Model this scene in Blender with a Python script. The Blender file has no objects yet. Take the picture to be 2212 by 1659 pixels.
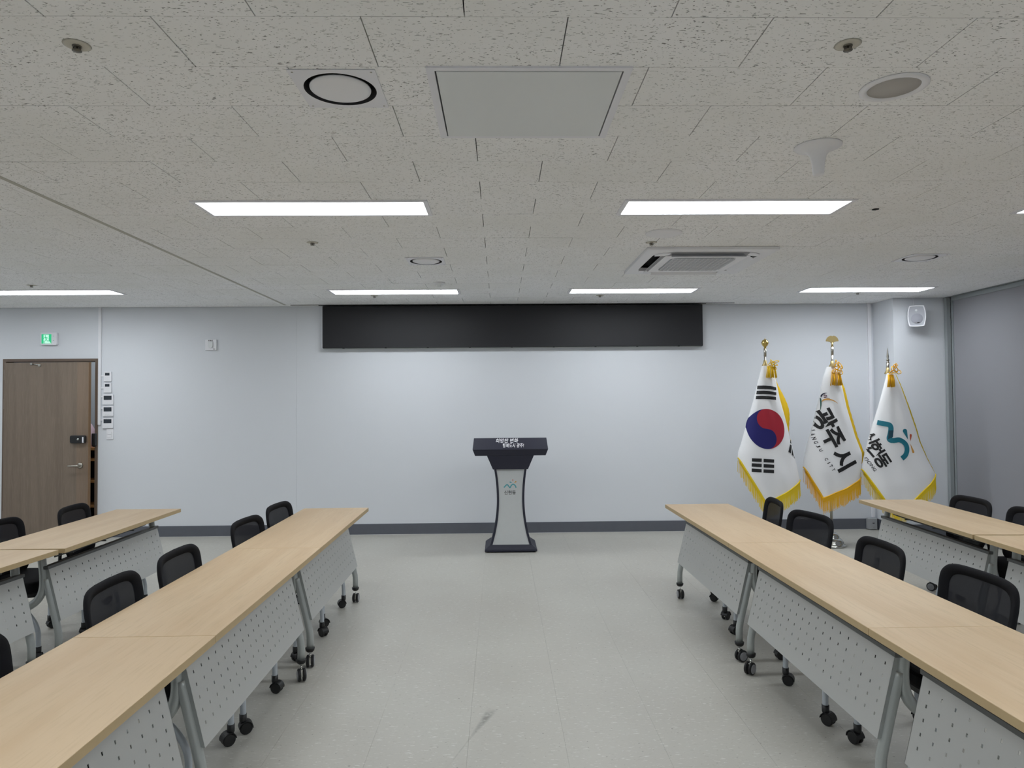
import bpy, bmesh, math, random
from mathutils import Vector, Matrix
random.seed(7)
PI = math.pi
SC = bpy.context.scene
COL = SC.collection
H = 2.622            # ceiling height
YB = 7.977           # back wall
XR = 4.99            # right wall
XL = -8.2
YF = -5.2

# ------------------------------------------------------------------ camera
cam_d = bpy.data.cameras.new('camera')
cam_d.sensor_fit = 'HORIZONTAL'; cam_d.sensor_width = 36.0
cam_d.lens = 36.0 * 1492.81 / 2212.0
cam_d.clip_start = 0.02; cam_d.clip_end = 60
cam = bpy.data.objects.new('camera', cam_d); COL.objects.link(cam)
yaw, pit, rol = 0.01821, 0.02499, -0.00783
fw = Vector((math.sin(yaw)*math.cos(pit), math.cos(yaw)*math.cos(pit), math.sin(pit)))
rt = Vector((math.cos(yaw), -math.sin(yaw), 0)); up = rt.cross(fw)
r2 = rt*math.cos(rol) + up*math.sin(rol); u2 = -rt*math.sin(rol) + up*math.cos(rol)
cam.matrix_world = Matrix(((r2.x, u2.x, -fw.x, 0), (r2.y, u2.y, -fw.y, 0), (r2.z, u2.z, -fw.z, 1.512), (0, 0, 0, 1)))
SC.camera = cam

# ------------------------------------------------------------------ world, exposure
w = bpy.data.worlds.new('world'); SC.world = w; w.use_nodes = True
w.node_tree.nodes['Background'].inputs[0].default_value = (0.55, 0.6, 0.68, 1)
w.node_tree.nodes['Background'].inputs[1].default_value = 0.12
SC.view_settings.view_transform = 'Standard'; SC.view_settings.look = 'None'
SC.view_settings.gamma = 1.0; SC.view_settings.use_curve_mapping = False
SC.view_settings.exposure = 0.0
LIGHT = 18.0          # strength of the LED panels

# ------------------------------------------------------------------ materials
def srgb(r, g, b):
    f = lambda c: (c/255/12.92 if c/255 <= 0.04045 else ((c/255+0.055)/1.055)**2.4)
    return (f(r), f(g), f(b), 1)

def mat(name, col, rough=0.6, metal=0.0, bump=None, var=None, coat=0.0, spec=None, alpha=None, aniso=None):
    m = bpy.data.materials.new(name); m.use_nodes = True
    nt = m.node_tree; b = nt.nodes['Principled BSDF']
    b.inputs['Base Color'].default_value = col; b.inputs['Roughness'].default_value = rough
    b.inputs['Metallic'].default_value = metal
    if coat: b.inputs['Coat Weight'].default_value = coat
    if spec is not None: b.inputs['Specular IOR Level'].default_value = spec
    if bump or var:
        tc = nt.nodes.new('ShaderNodeTexCoord'); mp = nt.nodes.new('ShaderNodeMapping')
        nt.links.new(tc.outputs['Object'], mp.inputs[0])
        nz = nt.nodes.new('ShaderNodeTexNoise'); nt.links.new(mp.outputs[0], nz.inputs[0])
        nz.inputs['Scale'].default_value = (bump or var)[0]; nz.inputs['Detail'].default_value = 3
        if aniso: mp.inputs['Scale'].default_value = aniso
        if bump:
            bp = nt.nodes.new('ShaderNodeBump'); bp.inputs['Strength'].default_value = bump[1]
            bp.inputs['Distance'].default_value = 0.002
            nt.links.new(nz.outputs[0], bp.inputs['Height']); nt.links.new(bp.outputs[0], b.inputs['Normal'])
        if var:
            mx = nt.nodes.new('ShaderNodeMix'); mx.data_type = 'RGBA'
            mx.inputs[6].default_value = tuple(c*(1-var[1]) for c in col[:3])+(1,)
            mx.inputs[7].default_value = tuple(min(1, c*(1+var[1])) for c in col[:3])+(1,)
            nt.links.new(nz.outputs[0], mx.inputs[0]); nt.links.new(mx.outputs[2], b.inputs['Base Color'])
    return m

def emis(name, col, s):
    m = bpy.data.materials.new(name); m.use_nodes = True
    nt = m.node_tree; nt.nodes.clear()
    e = nt.nodes.new('ShaderNodeEmission'); o = nt.nodes.new('ShaderNodeOutputMaterial')
    e.inputs[0].default_value = col; e.inputs[1].default_value = s
    nt.links.new(e.outputs[0], o.inputs[0]); return m

def ramp(nt, src, a, b):
    r = nt.nodes.new('ShaderNodeMapRange'); r.interpolation_type = 'SMOOTHSTEP'
    r.inputs[1].default_value = a; r.inputs[2].default_value = b
    nt.links.new(src, r.inputs[0]); return r.outputs[0]

def mixc(nt, fac, a, b):
    mx = nt.nodes.new('ShaderNodeMix'); mx.data_type = 'RGBA'
    nt.links.new(fac, mx.inputs[0])
    for i, v in ((6, a), (7, b)):
        if isinstance(v, tuple): mx.inputs[i].default_value = v
        else: nt.links.new(v, mx.inputs[i])
    return mx.outputs[2]

def math_(nt, op, a, b=None):
    n = nt.nodes.new('ShaderNodeMath'); n.operation = op
    for i, v in enumerate((a, b)):
        if v is None: continue
        if isinstance(v, (int, float)): n.inputs[i].default_value = v
        else: nt.links.new(v, n.inputs[i])
    return n.outputs[0]

def noise(nt, src, scale, sx=1, sy=1, sz=1, detail=2.0, rot=0.0, dist=0.0, rough=0.5):
    mp = nt.nodes.new('ShaderNodeMapping'); mp.inputs['Scale'].default_value = (sx, sy, sz)
    mp.inputs['Rotation'].default_value = (0, 0, rot)
    nt.links.new(src, mp.inputs[0])
    nz = nt.nodes.new('ShaderNodeTexNoise'); nz.inputs['Scale'].default_value = scale
    nz.inputs['Detail'].default_value = detail; nz.inputs['Distortion'].default_value = dist
    nz.inputs['Roughness'].default_value = rough
    nt.links.new(mp.outputs[0], nz.inputs[0]); return nz.outputs[0]

def tile_material():
    m = bpy.data.materials.new('fissured_mineral_tile'); m.use_nodes = True
    nt = m.node_tree; b = nt.nodes['Principled BSDF']; b.inputs['Roughness'].default_value = 0.9
    g = nt.nodes.new('ShaderNodeNewGeometry'); pos = g.outputs['Position']
    n1 = noise(nt, pos, 1, 48, 190, 1, 1.0, 0.06, 0.5)
    d1 = ramp(nt, n1, 0.688, 0.728)
    n2 = noise(nt, pos, 1, 60, 170, 1, 0.8, -0.18, 0.5)
    d2 = ramp(nt, n2, 0.698, 0.738)
    n3 = noise(nt, pos, 1, 120, 165, 1, 0.5, 0.3)
    d3 = ramp(nt, n3, 0.725, 0.765)
    s = math_(nt, 'MAXIMUM', math_(nt, 'MAXIMUM', d1, d2), d3)
    lf = ramp(nt, noise(nt, pos, 1.7, 1, 1, 1, 2), 0.3, 0.7)
    s2 = math_(nt, 'MULTIPLY', s, math_(nt, 'ADD', math_(nt, 'MULTIPLY', lf, 0.45), 0.5))
    base = mixc(nt, lf, srgb(243, 243, 242), srgb(248, 248, 249))
    c = mixc(nt, s2, base, srgb(108, 108, 106))
    nt.links.new(c, b.inputs['Base Color'])
    bp = nt.nodes.new('ShaderNodeBump'); bp.inputs['Strength'].default_value = 0.5; bp.inputs['Distance'].default_value = 0.003
    bp.invert = True
    nt.links.new(s, bp.inputs['Height']); nt.links.new(bp.outputs[0], b.inputs['Normal'])
    return m

def floor_material():
    m = bpy.data.materials.new('marbled_vinyl_tile'); m.use_nodes = True
    nt = m.node_tree; b = nt.nodes['Principled BSDF']; b.inputs['Roughness'].default_value = 0.42
    b.inputs['Specular IOR Level'].default_value = 0.4
    g = nt.nodes.new('ShaderNodeNewGeometry'); pos = g.outputs['Position']
    big = ramp(nt, noise(nt, pos, 1.1, 1, 1, 1, 3), 0.3, 0.7)
    base = mixc(nt, big, srgb(180, 177, 169), srgb(186, 184, 176))
    n1 = ramp(nt, noise(nt, pos, 1, 34, 95, 1, 2.5, 0.1, 0.5), 0.60, 0.70)
    c = mixc(nt, math_(nt, 'MULTIPLY', n1, 0.6), base, srgb(212, 211, 206))
    n2 = ramp(nt, noise(nt, pos, 1, 48, 90, 1, 2, -0.2, 0.5), 0.62, 0.70)
    c = mixc(nt, math_(nt, 'MULTIPLY', n2, 0.4), c, srgb(160, 157, 148))
    n3 = ramp(nt, noise(nt, pos, 1, 62, 75, 1, 0), 0.815, 0.83)
    c = mixc(nt, math_(nt, 'MULTIPLY', n3, 0.5), c, srgb(96, 92, 86))
    # dark scuff mark in the middle of the aisle: distance from a segment on the floor
    a = Vector((-0.235, 2.88)); e = Vector((-0.04, 3.45)); d = e-a; L = d.length; d.normalize()
    sp = nt.nodes.new('ShaderNodeSeparateXYZ'); nt.links.new(pos, sp.inputs[0])
    px = math_(nt, 'SUBTRACT', sp.outputs[0], a.x); py = math_(nt, 'SUBTRACT', sp.outputs[1], a.y)
    al = math_(nt, 'ADD', math_(nt, 'MULTIPLY', px, d.x), math_(nt, 'MULTIPLY', py, d.y))
    ac = math_(nt, 'ABSOLUTE', math_(nt, 'ADD', math_(nt, 'MULTIPLY', px, -d.y), math_(nt, 'MULTIPLY', py, d.x)))
    wob = noise(nt, pos, 26, 1, 1, 1, 3)
    wid = math_(nt, 'MULTIPLY', math_(nt, 'SUBTRACT', math_(nt, 'DIVIDE', al, L), 0.30), 0.034)
    wid = math_(nt, 'MAXIMUM', wid, 0.0035)
    m1 = nt.nodes.new('ShaderNodeMath'); m1.operation = 'LESS_THAN'
    k = math_(nt, 'DIVIDE', ac, wid)
    fall = ramp(nt, k, 1.6, 0.2)
    rng = math_(nt, 'MULTIPLY', ramp(nt, al, 0.0, 0.15), ramp(nt, al, L, L-0.08))
    sc = math_(nt, 'MULTIPLY', math_(nt, 'MULTIPLY', fall, rng), ramp(nt, wob, 0.25, 0.5))
    strength = math_(nt, 'ADD', 0.22, math_(nt, 'MULTIPLY', ramp(nt, al, 0.3, 0.5), 0.4))
    c = mixc(nt, math_(nt, 'MULTIPLY', sc, strength), c, srgb(92, 90, 86))
    nt.links.new(c, b.inputs['Base Color'])
    return m

def wood_material(name, c1, c2, c3, axis='Y', rough=0.45, fine=1.0):
    m = bpy.data.materials.new(name); m.use_nodes = True
    nt = m.node_tree; b = nt.nodes['Principled BSDF']; b.inputs['Roughness'].default_value = rough
    tc = nt.nodes.new('ShaderNodeTexCoord'); oi = nt.nodes.new('ShaderNodeObjectInfo')
    add = nt.nodes.new('ShaderNodeVectorMath'); add.operation = 'ADD'
    nt.links.new(tc.outputs['Object'], add.inputs[0])
    cb = nt.nodes.new('ShaderNodeCombineXYZ')
    nt.links.new(math_(nt, 'MULTIPLY', oi.outputs['Random'], 17.0), cb.inputs[0])
    nt.links.new(math_(nt, 'MULTIPLY', oi.outputs['Random'], 9.0), cb.inputs[1])
    nt.links.new(cb.outputs[0], add.inputs[1]); p = add.outputs[0]
    if axis == 'Y': s = (1, .07, 1)
    elif axis == 'Z': s = (1, 1, .05)
    n1 = noise(nt, p, 9*fine, *s, detail=4, dist=0.4)
    n2 = noise(nt, p, 90*fine, *s, detail=3)
    n3 = noise(nt, p, 2.0, *s, detail=2)
    c = mixc(nt, ramp(nt, n1, 0.35, 0.68), c1, c2)
    c = mixc(nt, math_(nt, 'MULTIPLY', ramp(nt, n2, 0.45, 0.75), 0.5), c, c3)
    c = mixc(nt, math_(nt, 'MULTIPLY', ramp(nt, n3, 0.4, 0.8), 0.35), c, c2)
    nt.links.new(c, b.inputs['Base Color'])
    return m

M = {}
M['tile'] = tile_material()
M['floor'] = floor_material()
M['plenum'] = mat('dark_plenum', srgb(60, 60, 58), 0.9)
M['wall'] = mat('white_wallpaper', srgb(220, 223, 228), 0.75, bump=(220, 0.25))
M['slate'] = mat('slate_grey_baseboard', srgb(92, 95, 103), 0.55, var=(14, 0.08))
M['blind'] = mat('grey_blind_fabric', srgb(146, 146, 151), 0.85, bump=(500, 0.4), var=(300, 0.08))
M['jamb'] = mat('grey_painted_metal', srgb(150, 156, 158), 0.5)
M['white'] = mat('white_plastic', srgb(236, 236, 240), 0.45)
M['whitem'] = mat('white_painted_steel', srgb(232, 232, 238), 0.4)
M['offw'] = mat('warm_grey_mesh', srgb(190, 186, 182), 0.8, bump=(900, 0.6))
M['greyp'] = mat('pale_grey_panel', srgb(224, 227, 228), 0.45)
M['black'] = mat('black_gap', srgb(12, 12, 13), 0.8)
M['blackp'] = mat('black_plastic', srgb(24, 24, 26), 0.42)
M['screen'] = mat('matt_black_screen', srgb(38, 38, 41), 0.55, spec=0.35)
M['navy'] = mat('dark_navy_laminate', srgb(33, 34, 52), 0.5)
M['lectp'] = mat('silver_grey_laminate', srgb(208, 211, 212), 0.4, var=(30, 0.03))
M['top'] = wood_material('pale_oak_laminate', srgb(209, 184, 150), srgb(200, 172, 136), srgb(188, 163, 127))
M['edge'] = mat('oak_edge_band', srgb(186, 162, 122), 0.5, var=(30, 0.06))
M['door'] = wood_material('brown_wood_film', srgb(124, 110, 96), srgb(113, 99, 86), srgb(139, 125, 110), axis='Z', rough=0.5, fine=1.6)
M['door2'] = wood_material('brown_wood_film_light', srgb(130, 112, 95), srgb(121, 103, 87), srgb(139, 121, 104), axis='Z', rough=0.5, fine=1.6)
M['dframe'] = mat('brown_door_frame', srgb(103, 87, 75), 0.5, var=(40, 0.06))
M['dedge'] = mat('door_edge_band', srgb(128, 99, 68), 0.5)
M['steel'] = mat('silver_tube', srgb(176, 181, 180), 0.35, metal=0.4)
M['steel2'] = mat('satin_silver_chair_tube', srgb(190, 197, 205), 0.35, metal=0.35)
M['pan'] = mat('grey_perforated_steel', srgb(187, 188, 186), 0.5, metal=0.05)
M['flange'] = mat('grey_flange', srgb(160, 165, 164), 0.45, metal=0.1)
M['railm'] = mat('dark_grey_rail', srgb(92, 94, 94), 0.45, metal=0.3)
M['chrome'] = mat('chrome', srgb(205, 205, 200), 0.15, metal=1.0)
M['nickel'] = mat('satin_nickel', srgb(178, 174, 165), 0.28, metal=1.0)
M['gold'] = mat('gold_metal', srgb(212, 186, 110), 0.22, metal=1.0)
M['goldd'] = mat('dull_gold_plate', srgb(176, 156, 108), 0.45, metal=0.6)
M['rubber'] = mat('black_rubber', srgb(20, 20, 22), 0.5)
M['disc'] = mat('grey_hub_disc', srgb(150, 151, 155), 0.45)
M['fabric'] = mat('black_mesh_fabric', srgb(22, 22, 26), 0.85, bump=(700, 0.5), spec=0.25)
M['meshp'] = mat('black_open_mesh', srgb(33, 33, 39), 0.8, bump=(900, 0.6), spec=0.3)
M['cloth'] = mat('white_satin_cloth', srgb(246, 246, 248), 0.6, bump=(9, 0.35), aniso=(1, 1, 3))
M['yellow'] = mat('golden_yellow_fringe', srgb(244, 200, 26), 0.6)
M['amber'] = mat('amber_cord', srgb(242, 184, 22), 0.6)
M['lemon'] = mat('yellow_fringe', srgb(240, 208, 26), 0.6)
M['red'] = mat('flag_red', srgb(168, 26, 48), 0.7)
M['blue'] = mat('flag_blue', srgb(20, 18, 102), 0.7)
M['ink'] = mat('black_print', srgb(20, 20, 22), 0.6)
M['inkw'] = mat('white_print', srgb(235, 235, 240), 0.6)
M['teal'] = mat('teal_print', srgb(22, 118, 138), 0.6)
M['tealp'] = mat('light_teal_print', srgb(88, 170, 180), 0.6)
M['dteal'] = mat('dark_teal_print', srgb(16, 66, 84), 0.6)
M['verm'] = mat('vermilion_print', srgb(196, 84, 50), 0.6)
M['vermp'] = mat('pale_vermilion_print', srgb(208, 128, 104), 0.6)
M['orange'] = mat('orange_print', srgb(218, 160, 76), 0.6)
M['navyp'] = mat('navy_print', srgb(22, 24, 52), 0.6)
M['green'] = mat('green_print', srgb(28, 84, 72), 0.6)
M['purple'] = mat('purple_print', srgb(84, 34, 56), 0.6)
M['lcd'] = mat('dark_display', srgb(48, 54, 62), 0.25)
M['rack'] = mat('orange_brown_wood', srgb(160, 112, 60), 0.6)
M['pink'] = mat('pale_pink_plastic', srgb(206, 180, 190), 0.5)
M['led'] = emis('led_panel', (0.92, 0.975, 1.02, 1), LIGHT)
M['exitg'] = emis('exit_green', (0.05, 0.62, 0.28, 1), 0.9)
M['exitw'] = emis('exit_white', (0.55, 1.0, 0.80, 1), 1.0)
# blind and mesh: a little see-through weave in the chair mesh
nt = M['meshp'].node_tree; tr = nt.nodes.new('ShaderNodeBsdfTransparent'); mx = nt.nodes.new('ShaderNodeMixShader')
mx.inputs[0].default_value = 0.05
nt.links.new(nt.nodes['Principled BSDF'].outputs[0], mx.inputs[1]); nt.links.new(tr.outputs[0], mx.inputs[2])
nt.links.new(mx.outputs[0], nt.nodes['Material Output'].inputs[0])

# ------------------------------------------------------------------ mesh builder
class MB:
    def __init__(s): s.v = []; s.f = []; s.mi = []; s.sm = []
    def add(s, vs, fs, mi=0, smooth=False):
        o = len(s.v); s.v += [tuple(v) for v in vs]
        for f in fs: s.f.append([o+i for i in f]); s.mi.append(mi); s.sm.append(smooth)
        return s
    def box(s, x0, x1, y0, y1, z0, z1, mi=0):
        vs = [(x, y, z) for x in (x0, x1) for y in (y0, y1) for z in (z0, z1)]
        return s.add(vs, [(0, 1, 3, 2), (4, 6, 7, 5), (0, 4, 5, 1), (2, 3, 7, 6), (0, 2, 6, 4), (1, 5, 7, 3)], mi)
    def prism(s, poly, a, b, axis='Y', mi=0):
        """closed polygon extruded from a to b along axis; poly in the two other axes"""
        n = len(poly)
        def P(p, t):
            if axis == 'Y': return (p[0], t, p[1])
            if axis == 'Z': return (p[0], p[1], t)
            return (t, p[0], p[1])
        vs = [P(p, a) for p in poly]+[P(p, b) for p in poly]
        fs = [tuple(range(n)), tuple(range(2*n-1, n-1, -1))]+[(i, i+n, (i+1) % n+n, (i+1) % n) for i in range(n)]
        return s.add(vs, fs, mi)
    def tube(s, pts, r, n=10, mi=0, smooth=True, caps=True):
        pts = [Vector(p) for p in pts]; m = len(pts)
        rs = r if isinstance(r, (list, tuple)) else [r]*m
        t0 = (pts[1]-pts[0]).normalized()
        ref = Vector((0, 0, 1)) if abs(t0.z) < 0.9 else Vector((1, 0, 0))
        nrm = t0.cross(ref).normalized(); vs = []
        for i, p in enumerate(pts):
            t = (pts[min(i+1, m-1)]-pts[max(i-1, 0)]).normalized()
            nrm = (nrm-t*nrm.dot(t)).normalized(); bn = t.cross(nrm)
            for k in range(n):
                a = 2*PI*k/n; vs.append(p+(nrm*math.cos(a)+bn*math.sin(a))*rs[i])
        fs = [(i*n+k, i*n+(k+1) % n, (i+1)*n+(k+1) % n, (i+1)*n+k) for i in range(m-1) for k in range(n)]
        s.add(vs, fs, mi, smooth)
        if caps:
            o = len(s.v)-m*n
            s.f += [[o+k for k in range(n)][::-1], [o+(m-1)*n+k for k in range(n)]]; s.mi += [mi, mi]; s.sm += [False, False]
        return s
    def lathe(s, prof, n=24, c=(0, 0, 0), axis='Z', mi=0, smooth=True):
        """prof: list of (radius, height)"""
        vs = []
        for r, h in prof:
            for k in range(n):
                a = 2*PI*k/n; x, y = r*math.cos(a), r*math.sin(a)
                if axis == 'Z': vs.append((c[0]+x, c[1]+y, c[2]+h))
                elif axis == 'Y': vs.append((c[0]+x, c[1]+h, c[2]+y))
                else: vs.append((c[0]+h, c[1]+x, c[2]+y))
        m = len(prof)
        fs = [(i*n+k, i*n+(k+1) % n, (i+1)*n+(k+1) % n, (i+1)*n+k) for i in range(m-1) for k in range(n)]
        s.add(vs, fs, mi, smooth)
        o = len(s.v)-m*n
        if prof[0][0] > 1e-5: s.f.append([o+k for k in range(n)]); s.mi.append(mi); s.sm.append(False)
        if prof[-1][0] > 1e-5: s.f.append([o+(m-1)*n+k for k in range(n)]); s.mi.append(mi); s.sm.append(False)
        return s
    def mesh(s, name, mats, merge=False):
        me = bpy.data.meshes.new(name); me.from_pydata(s.v, [], s.f)
        for m in (mats if isinstance(mats, (list, tuple)) else [mats]): me.materials.append(M[m] if isinstance(m, str) else m)
        me.polygons.foreach_set('material_index', s.mi); me.polygons.foreach_set('use_smooth', s.sm)
        bm = bmesh.new(); bm.from_mesh(me)
        if merge: bmesh.ops.remove_doubles(bm, verts=bm.verts, dist=1e-5)
        bmesh.ops.recalc_face_normals(bm, faces=bm.faces); bm.to_mesh(me); bm.free()
        return me
    def obj(s, name, mats, parent=None, loc=None, bevel=None, merge=False, **kw):
        o = bpy.data.objects.new(name, s.mesh(name, mats, merge)); COL.objects.link(o)
        if parent: o.parent = parent
        if loc: o.location = loc
        if bevel:
            b = o.modifiers.new('bevel', 'BEVEL'); b.width = bevel; b.segments = 2; b.limit_method = 'ANGLE'
        for k, v in kw.items(): o[k] = v
        return o

def mobj(name, me, parent=None, loc=None, rotz=0):
    o = bpy.data.objects.new(name, me); COL.objects.link(o)
    if parent: o.parent = parent
    if loc: o.location = loc
    o.rotation_euler[2] = rotz
    return o

def empty(name, loc, label, cat, group=None, rotz=0):
    o = bpy.data.objects.new(name, None); COL.objects.link(o); o.location = loc; o.rotation_euler[2] = rotz
    o.empty_display_size = 0.05
    return tag(o, label, cat, group)

def tag(o, label, cat, group=None):
    o['label'] = label; o['category'] = cat
    if group: o['group'] = group
    return o

def smooth_path(pts, k=6):
    P = [Vector(p) for p in pts]; P = [P[0]*2-P[1]]+P+[P[-1]*2-P[-2]]; out = []
    for i in range(1, len(P)-2):
        p0, p1, p2, p3 = P[i-1:i+3]
        for j in range(k):
            t = j/k
            out.append(0.5*((2*p1)+(p2-p0)*t+(2*p0-5*p1+4*p2-p3)*t*t+(3*p1-p0-3*p2+p3)*t**3))
    out.append(P[-2]); return out

def copy_tree(o, parent=None):
    c = o.copy(); COL.objects.link(c)
    if parent: c.parent = parent
    for ch in list(o.children): copy_tree(ch, c)
    return c

def rrect(w, h, r, n=5, cx=0, cy=0):
    out = []
    for sx, sy, a0 in ((1, 1, 0), (-1, 1, 90), (-1, -1, 180), (1, -1, 270)):
        for i in range(n+1):
            a = math.radians(a0+90*i/n)
            out.append((cx+sx*(w/2-r)+r*math.cos(a), cy+sy*(h/2-r)+r*math.sin(a)))
    return out

# text -> flat triangles in the XY plane (normalised so the bounding box starts at 0,0)
def text_tris(body, bold=0.0, shear=0.0):
    cu = bpy.data.curves.new('lettering', 'FONT'); cu.body = body; cu.size = 1.0
    cu.offset = bold; cu.shear = shear; cu.resolution_u = 4; cu.fill_mode = 'FRONT'
    o = bpy.data.objects.new('lettering', cu); COL.objects.link(o)
    bpy.context.view_layer.update()
    me = bpy.data.meshes.new_from_object(o.evaluated_get(bpy.context.evaluated_depsgraph_get()))
    vs = [(v.co.x, v.co.y) for v in me.vertices]; fs = [tuple(p.vertices) for p in me.polygons]
    bpy.data.objects.remove(o); bpy.data.curves.remove(cu); bpy.data.meshes.remove(me)
    x0 = min(v[0] for v in vs); y0 = min(v[1] for v in vs); x1 = max(v[0] for v in vs); y1 = max(v[1] for v in vs)
    return [(x-x0, y-y0) for x, y in vs], fs, x1-x0, y1-y0

def place_text(t, org, w, h, ang=0.0, centre=False):
    vs, fs, W, Hh = t; out = []
    ca, sa = math.cos(ang), math.sin(ang)
    for x, y in vs:
        a = x/W*w-(w/2 if centre else 0); b = y/Hh*h-(h/2 if centre else 0)
        out.append((org[0]+a*ca-b*sa, org[1]+a*sa+b*ca))
    return out, fs

def wall_text(name, t, org, w, h, y, m, parent, off=None, axis='Y'):
    """flat lettering facing -Y at depth y"""
    vs, fs = place_text(t, org, w, h)
    b = MB(); b.add([(x, y if off is None else off(x, z), z) for x, z in vs], fs)
    return b.obj(name, m, parent)

def stroke_poly(pts, widths):
    """ribbon polygon round a 2-D polyline"""
    P = [Vector((p[0], p[1], 0)) for p in pts]; n = len(P); L, R = [], []
    for i, p in enumerate(P):
        t = (P[min(i+1, n-1)]-P[max(i-1, 0)]).normalized(); q = Vector((-t.y, t.x, 0))
        wd = widths[i] if isinstance(widths, (list, tuple)) else widths
        L.append(p+q*wd/2); R.append(p-q*wd/2)
    return [(v.x, v.y) for v in L], [(v.x, v.y) for v in R]

def ribbon(pts, widths, k=5):
    sp = smooth_path([(p[0], p[1], 0) for p in pts], k)
    if isinstance(widths, (list, tuple)):
        m = len(widths)-1; ws = []
        for i in range(len(sp)):
            u = i/(len(sp)-1)*m; j = min(int(u), m-1); ws.append(widths[j]+(widths[j+1]-widths[j])*(u-j))
    else: ws = widths
    L, R = stroke_poly([(p.x, p.y) for p in sp], ws)
    n = len(L)
    return L+R, [(i, i+1, n+i+1, n+i) for i in range(n-1)]

def drop(a, b, wd, n=10):
    """teardrop: round end at a, point at b"""
    a = Vector((a[0], a[1], 0)); b = Vector((b[0], b[1], 0)); d = b-a; L = d.length; d.normalize(); q = Vector((-d.y, d.x, 0))
    r = wd/2; c = a+d*r; out = []
    for i in range(n+1):
        an = PI/2+PI*i/n; out.append(c+(d*math.cos(an)+q*math.sin(an))*r)
    out.append(b); return [(p.x, p.y) for p in out], [tuple(range(len(out)))]

# ================================================================== STRUCTURE
# ceiling: dark void above, mineral tiles hung below it
def sub_rects(rects, holes):
    for hx0, hx1, hy0, hy1 in holes:
        nr = []
        for x0, x1, y0, y1 in rects:
            if hx1 <= x0+1e-4 or hx0 >= x1-1e-4 or hy1 <= y0+1e-4 or hy0 >= y1-1e-4: nr.append((x0, x1, y0, y1)); continue
            if y0 < hy0-1e-3: nr.append((x0, x1, y0, hy0))
            if hy1 < y1-1e-3: nr.append((x0, x1, hy1, y1))
            ya, yb = max(y0, hy0), min(y1, hy1)
            if x0 < hx0-1e-3: nr.append((x0, hx0, ya, yb))
            if hx1 < x1-1e-3: nr.append((hx1, x1, ya, yb))
        rects = nr
    return rects

ceil = MB().box(XL-.1, XR+.1, YF-.1, YB+.12, H+.16, H+.2).obj('ceiling', 'plenum', kind='structure')
LX = [-1.04, 1.353, 3.735]; LY = [-5.0+0.0, -2.07, 0.93, 3.935, 6.94]
lights = [(x, y) for y in LY[1:] for x in LX]+[(-4.40, 6.87), (-4.40, 3.935), (-4.40, .93), (-4.4, -2.07), (-6.79, 6.87), (-6.79, 3.935), (-6.79, .93)]  # leftmost column is unseen, added to brighten the left of the back wall
DIFF = [(-.555, 2.432), (-.572, 5.437), (3.335, 5.385)]
ACC = (1.565, 5.44)
holes = [(x-.635, x+.635, y-.145, y+.145) for x, y in lights]
holes += [(x-.135, x+.135, y-.135, y+.135) for x, y in DIFF]
holes += [(ACC[0]-.43, ACC[0]+.43, ACC[1]-.43, ACC[1]+.43), (-.225, .445, 2.285, 2.855)]
holes += [(4.38, XR+.2, 7.55, YB+.2), (-2.437, -2.407, YF, 7.86)]
X0, Y0 = -0.393, 1.970
rest = MB(); cnt = 0
tilemeshes = {}
r0 = int(math.floor((YF-Y0)/.3)); r1 = int(math.ceil((YB-Y0)/.3))
for r in range(r0, r1):
    ya = max(Y0+.3*r, YF); yb = min(Y0+.3*(r+1), YB+.005)
    if yb-ya < .02: continue
    off = .3 if r % 2 else 0
    for m_ in range(-15, 10):
        xa = max(X0+off+.6*m_, XL); xb = min(X0+off+.6*(m_+1), XR)
        if xb-xa < .02: continue
        g = .0012; gx = .0019
        rc = sub_rects([(xa+gx, xb-gx, ya+g, yb-g)], holes)
        if not rc: continue
        cx, cy = (xa+xb)/2, (ya+yb)/2
        vis = 1.6 < cy < 6.6 and abs(cx) < cy*.76+.35
        dz = random.uniform(0, .0009)
        if vis:
            full = len(rc) == 1 and abs((rc[0][1]-rc[0][0])-(.6-2*gx)) < 1e-4
            if full:
                if 'full' not in tilemeshes: tilemeshes['full'] = MB().box(-.3+gx, .3-gx, -.15+g, .15-g, 0, .014).mesh('ceiling_tile', 'tile')
                o = mobj('ceiling_tile', tilemeshes['full'], ceil, (cx, cy, H+dz))
            else:
                b = MB()
                for q in rc: b.box(q[0], q[1], q[2], q[3], H+dz, H+dz+.014)
                b.obj('ceiling_tile', 'tile', ceil)
            cnt += 1
        else:
            for q in rc: rest.box(q[0], q[1], q[2], q[3], H+dz, H+dz+.014)
rest.obj('ceiling_tile_field', 'tile', ceil, kind='stuff')
MB().box(XL, XR, YF, YB, H+.1, H+.104).obj('backing_board', 'plenum', ceil) if False else None
# slender ceiling trims
MB().box(-2.436, -2.408, YF, 7.86, H-.001, H+.012).obj('trim_1', mat('grey_ceiling_track', srgb(180, 178, 170), .6), kind='structure')
MB().box(-2.36, 2.70, 7.846, 7.856, H-.004, H+.006).box(-2.05, 2.38, 7.868, 7.874, H-.006, H+.006).obj('trim_2', 'black', kind='structure')
MB().box(4.925, 4.94, YF, 7.548, H-.006, H-.0005).obj('trim_3', 'jamb', kind='structure')

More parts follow.
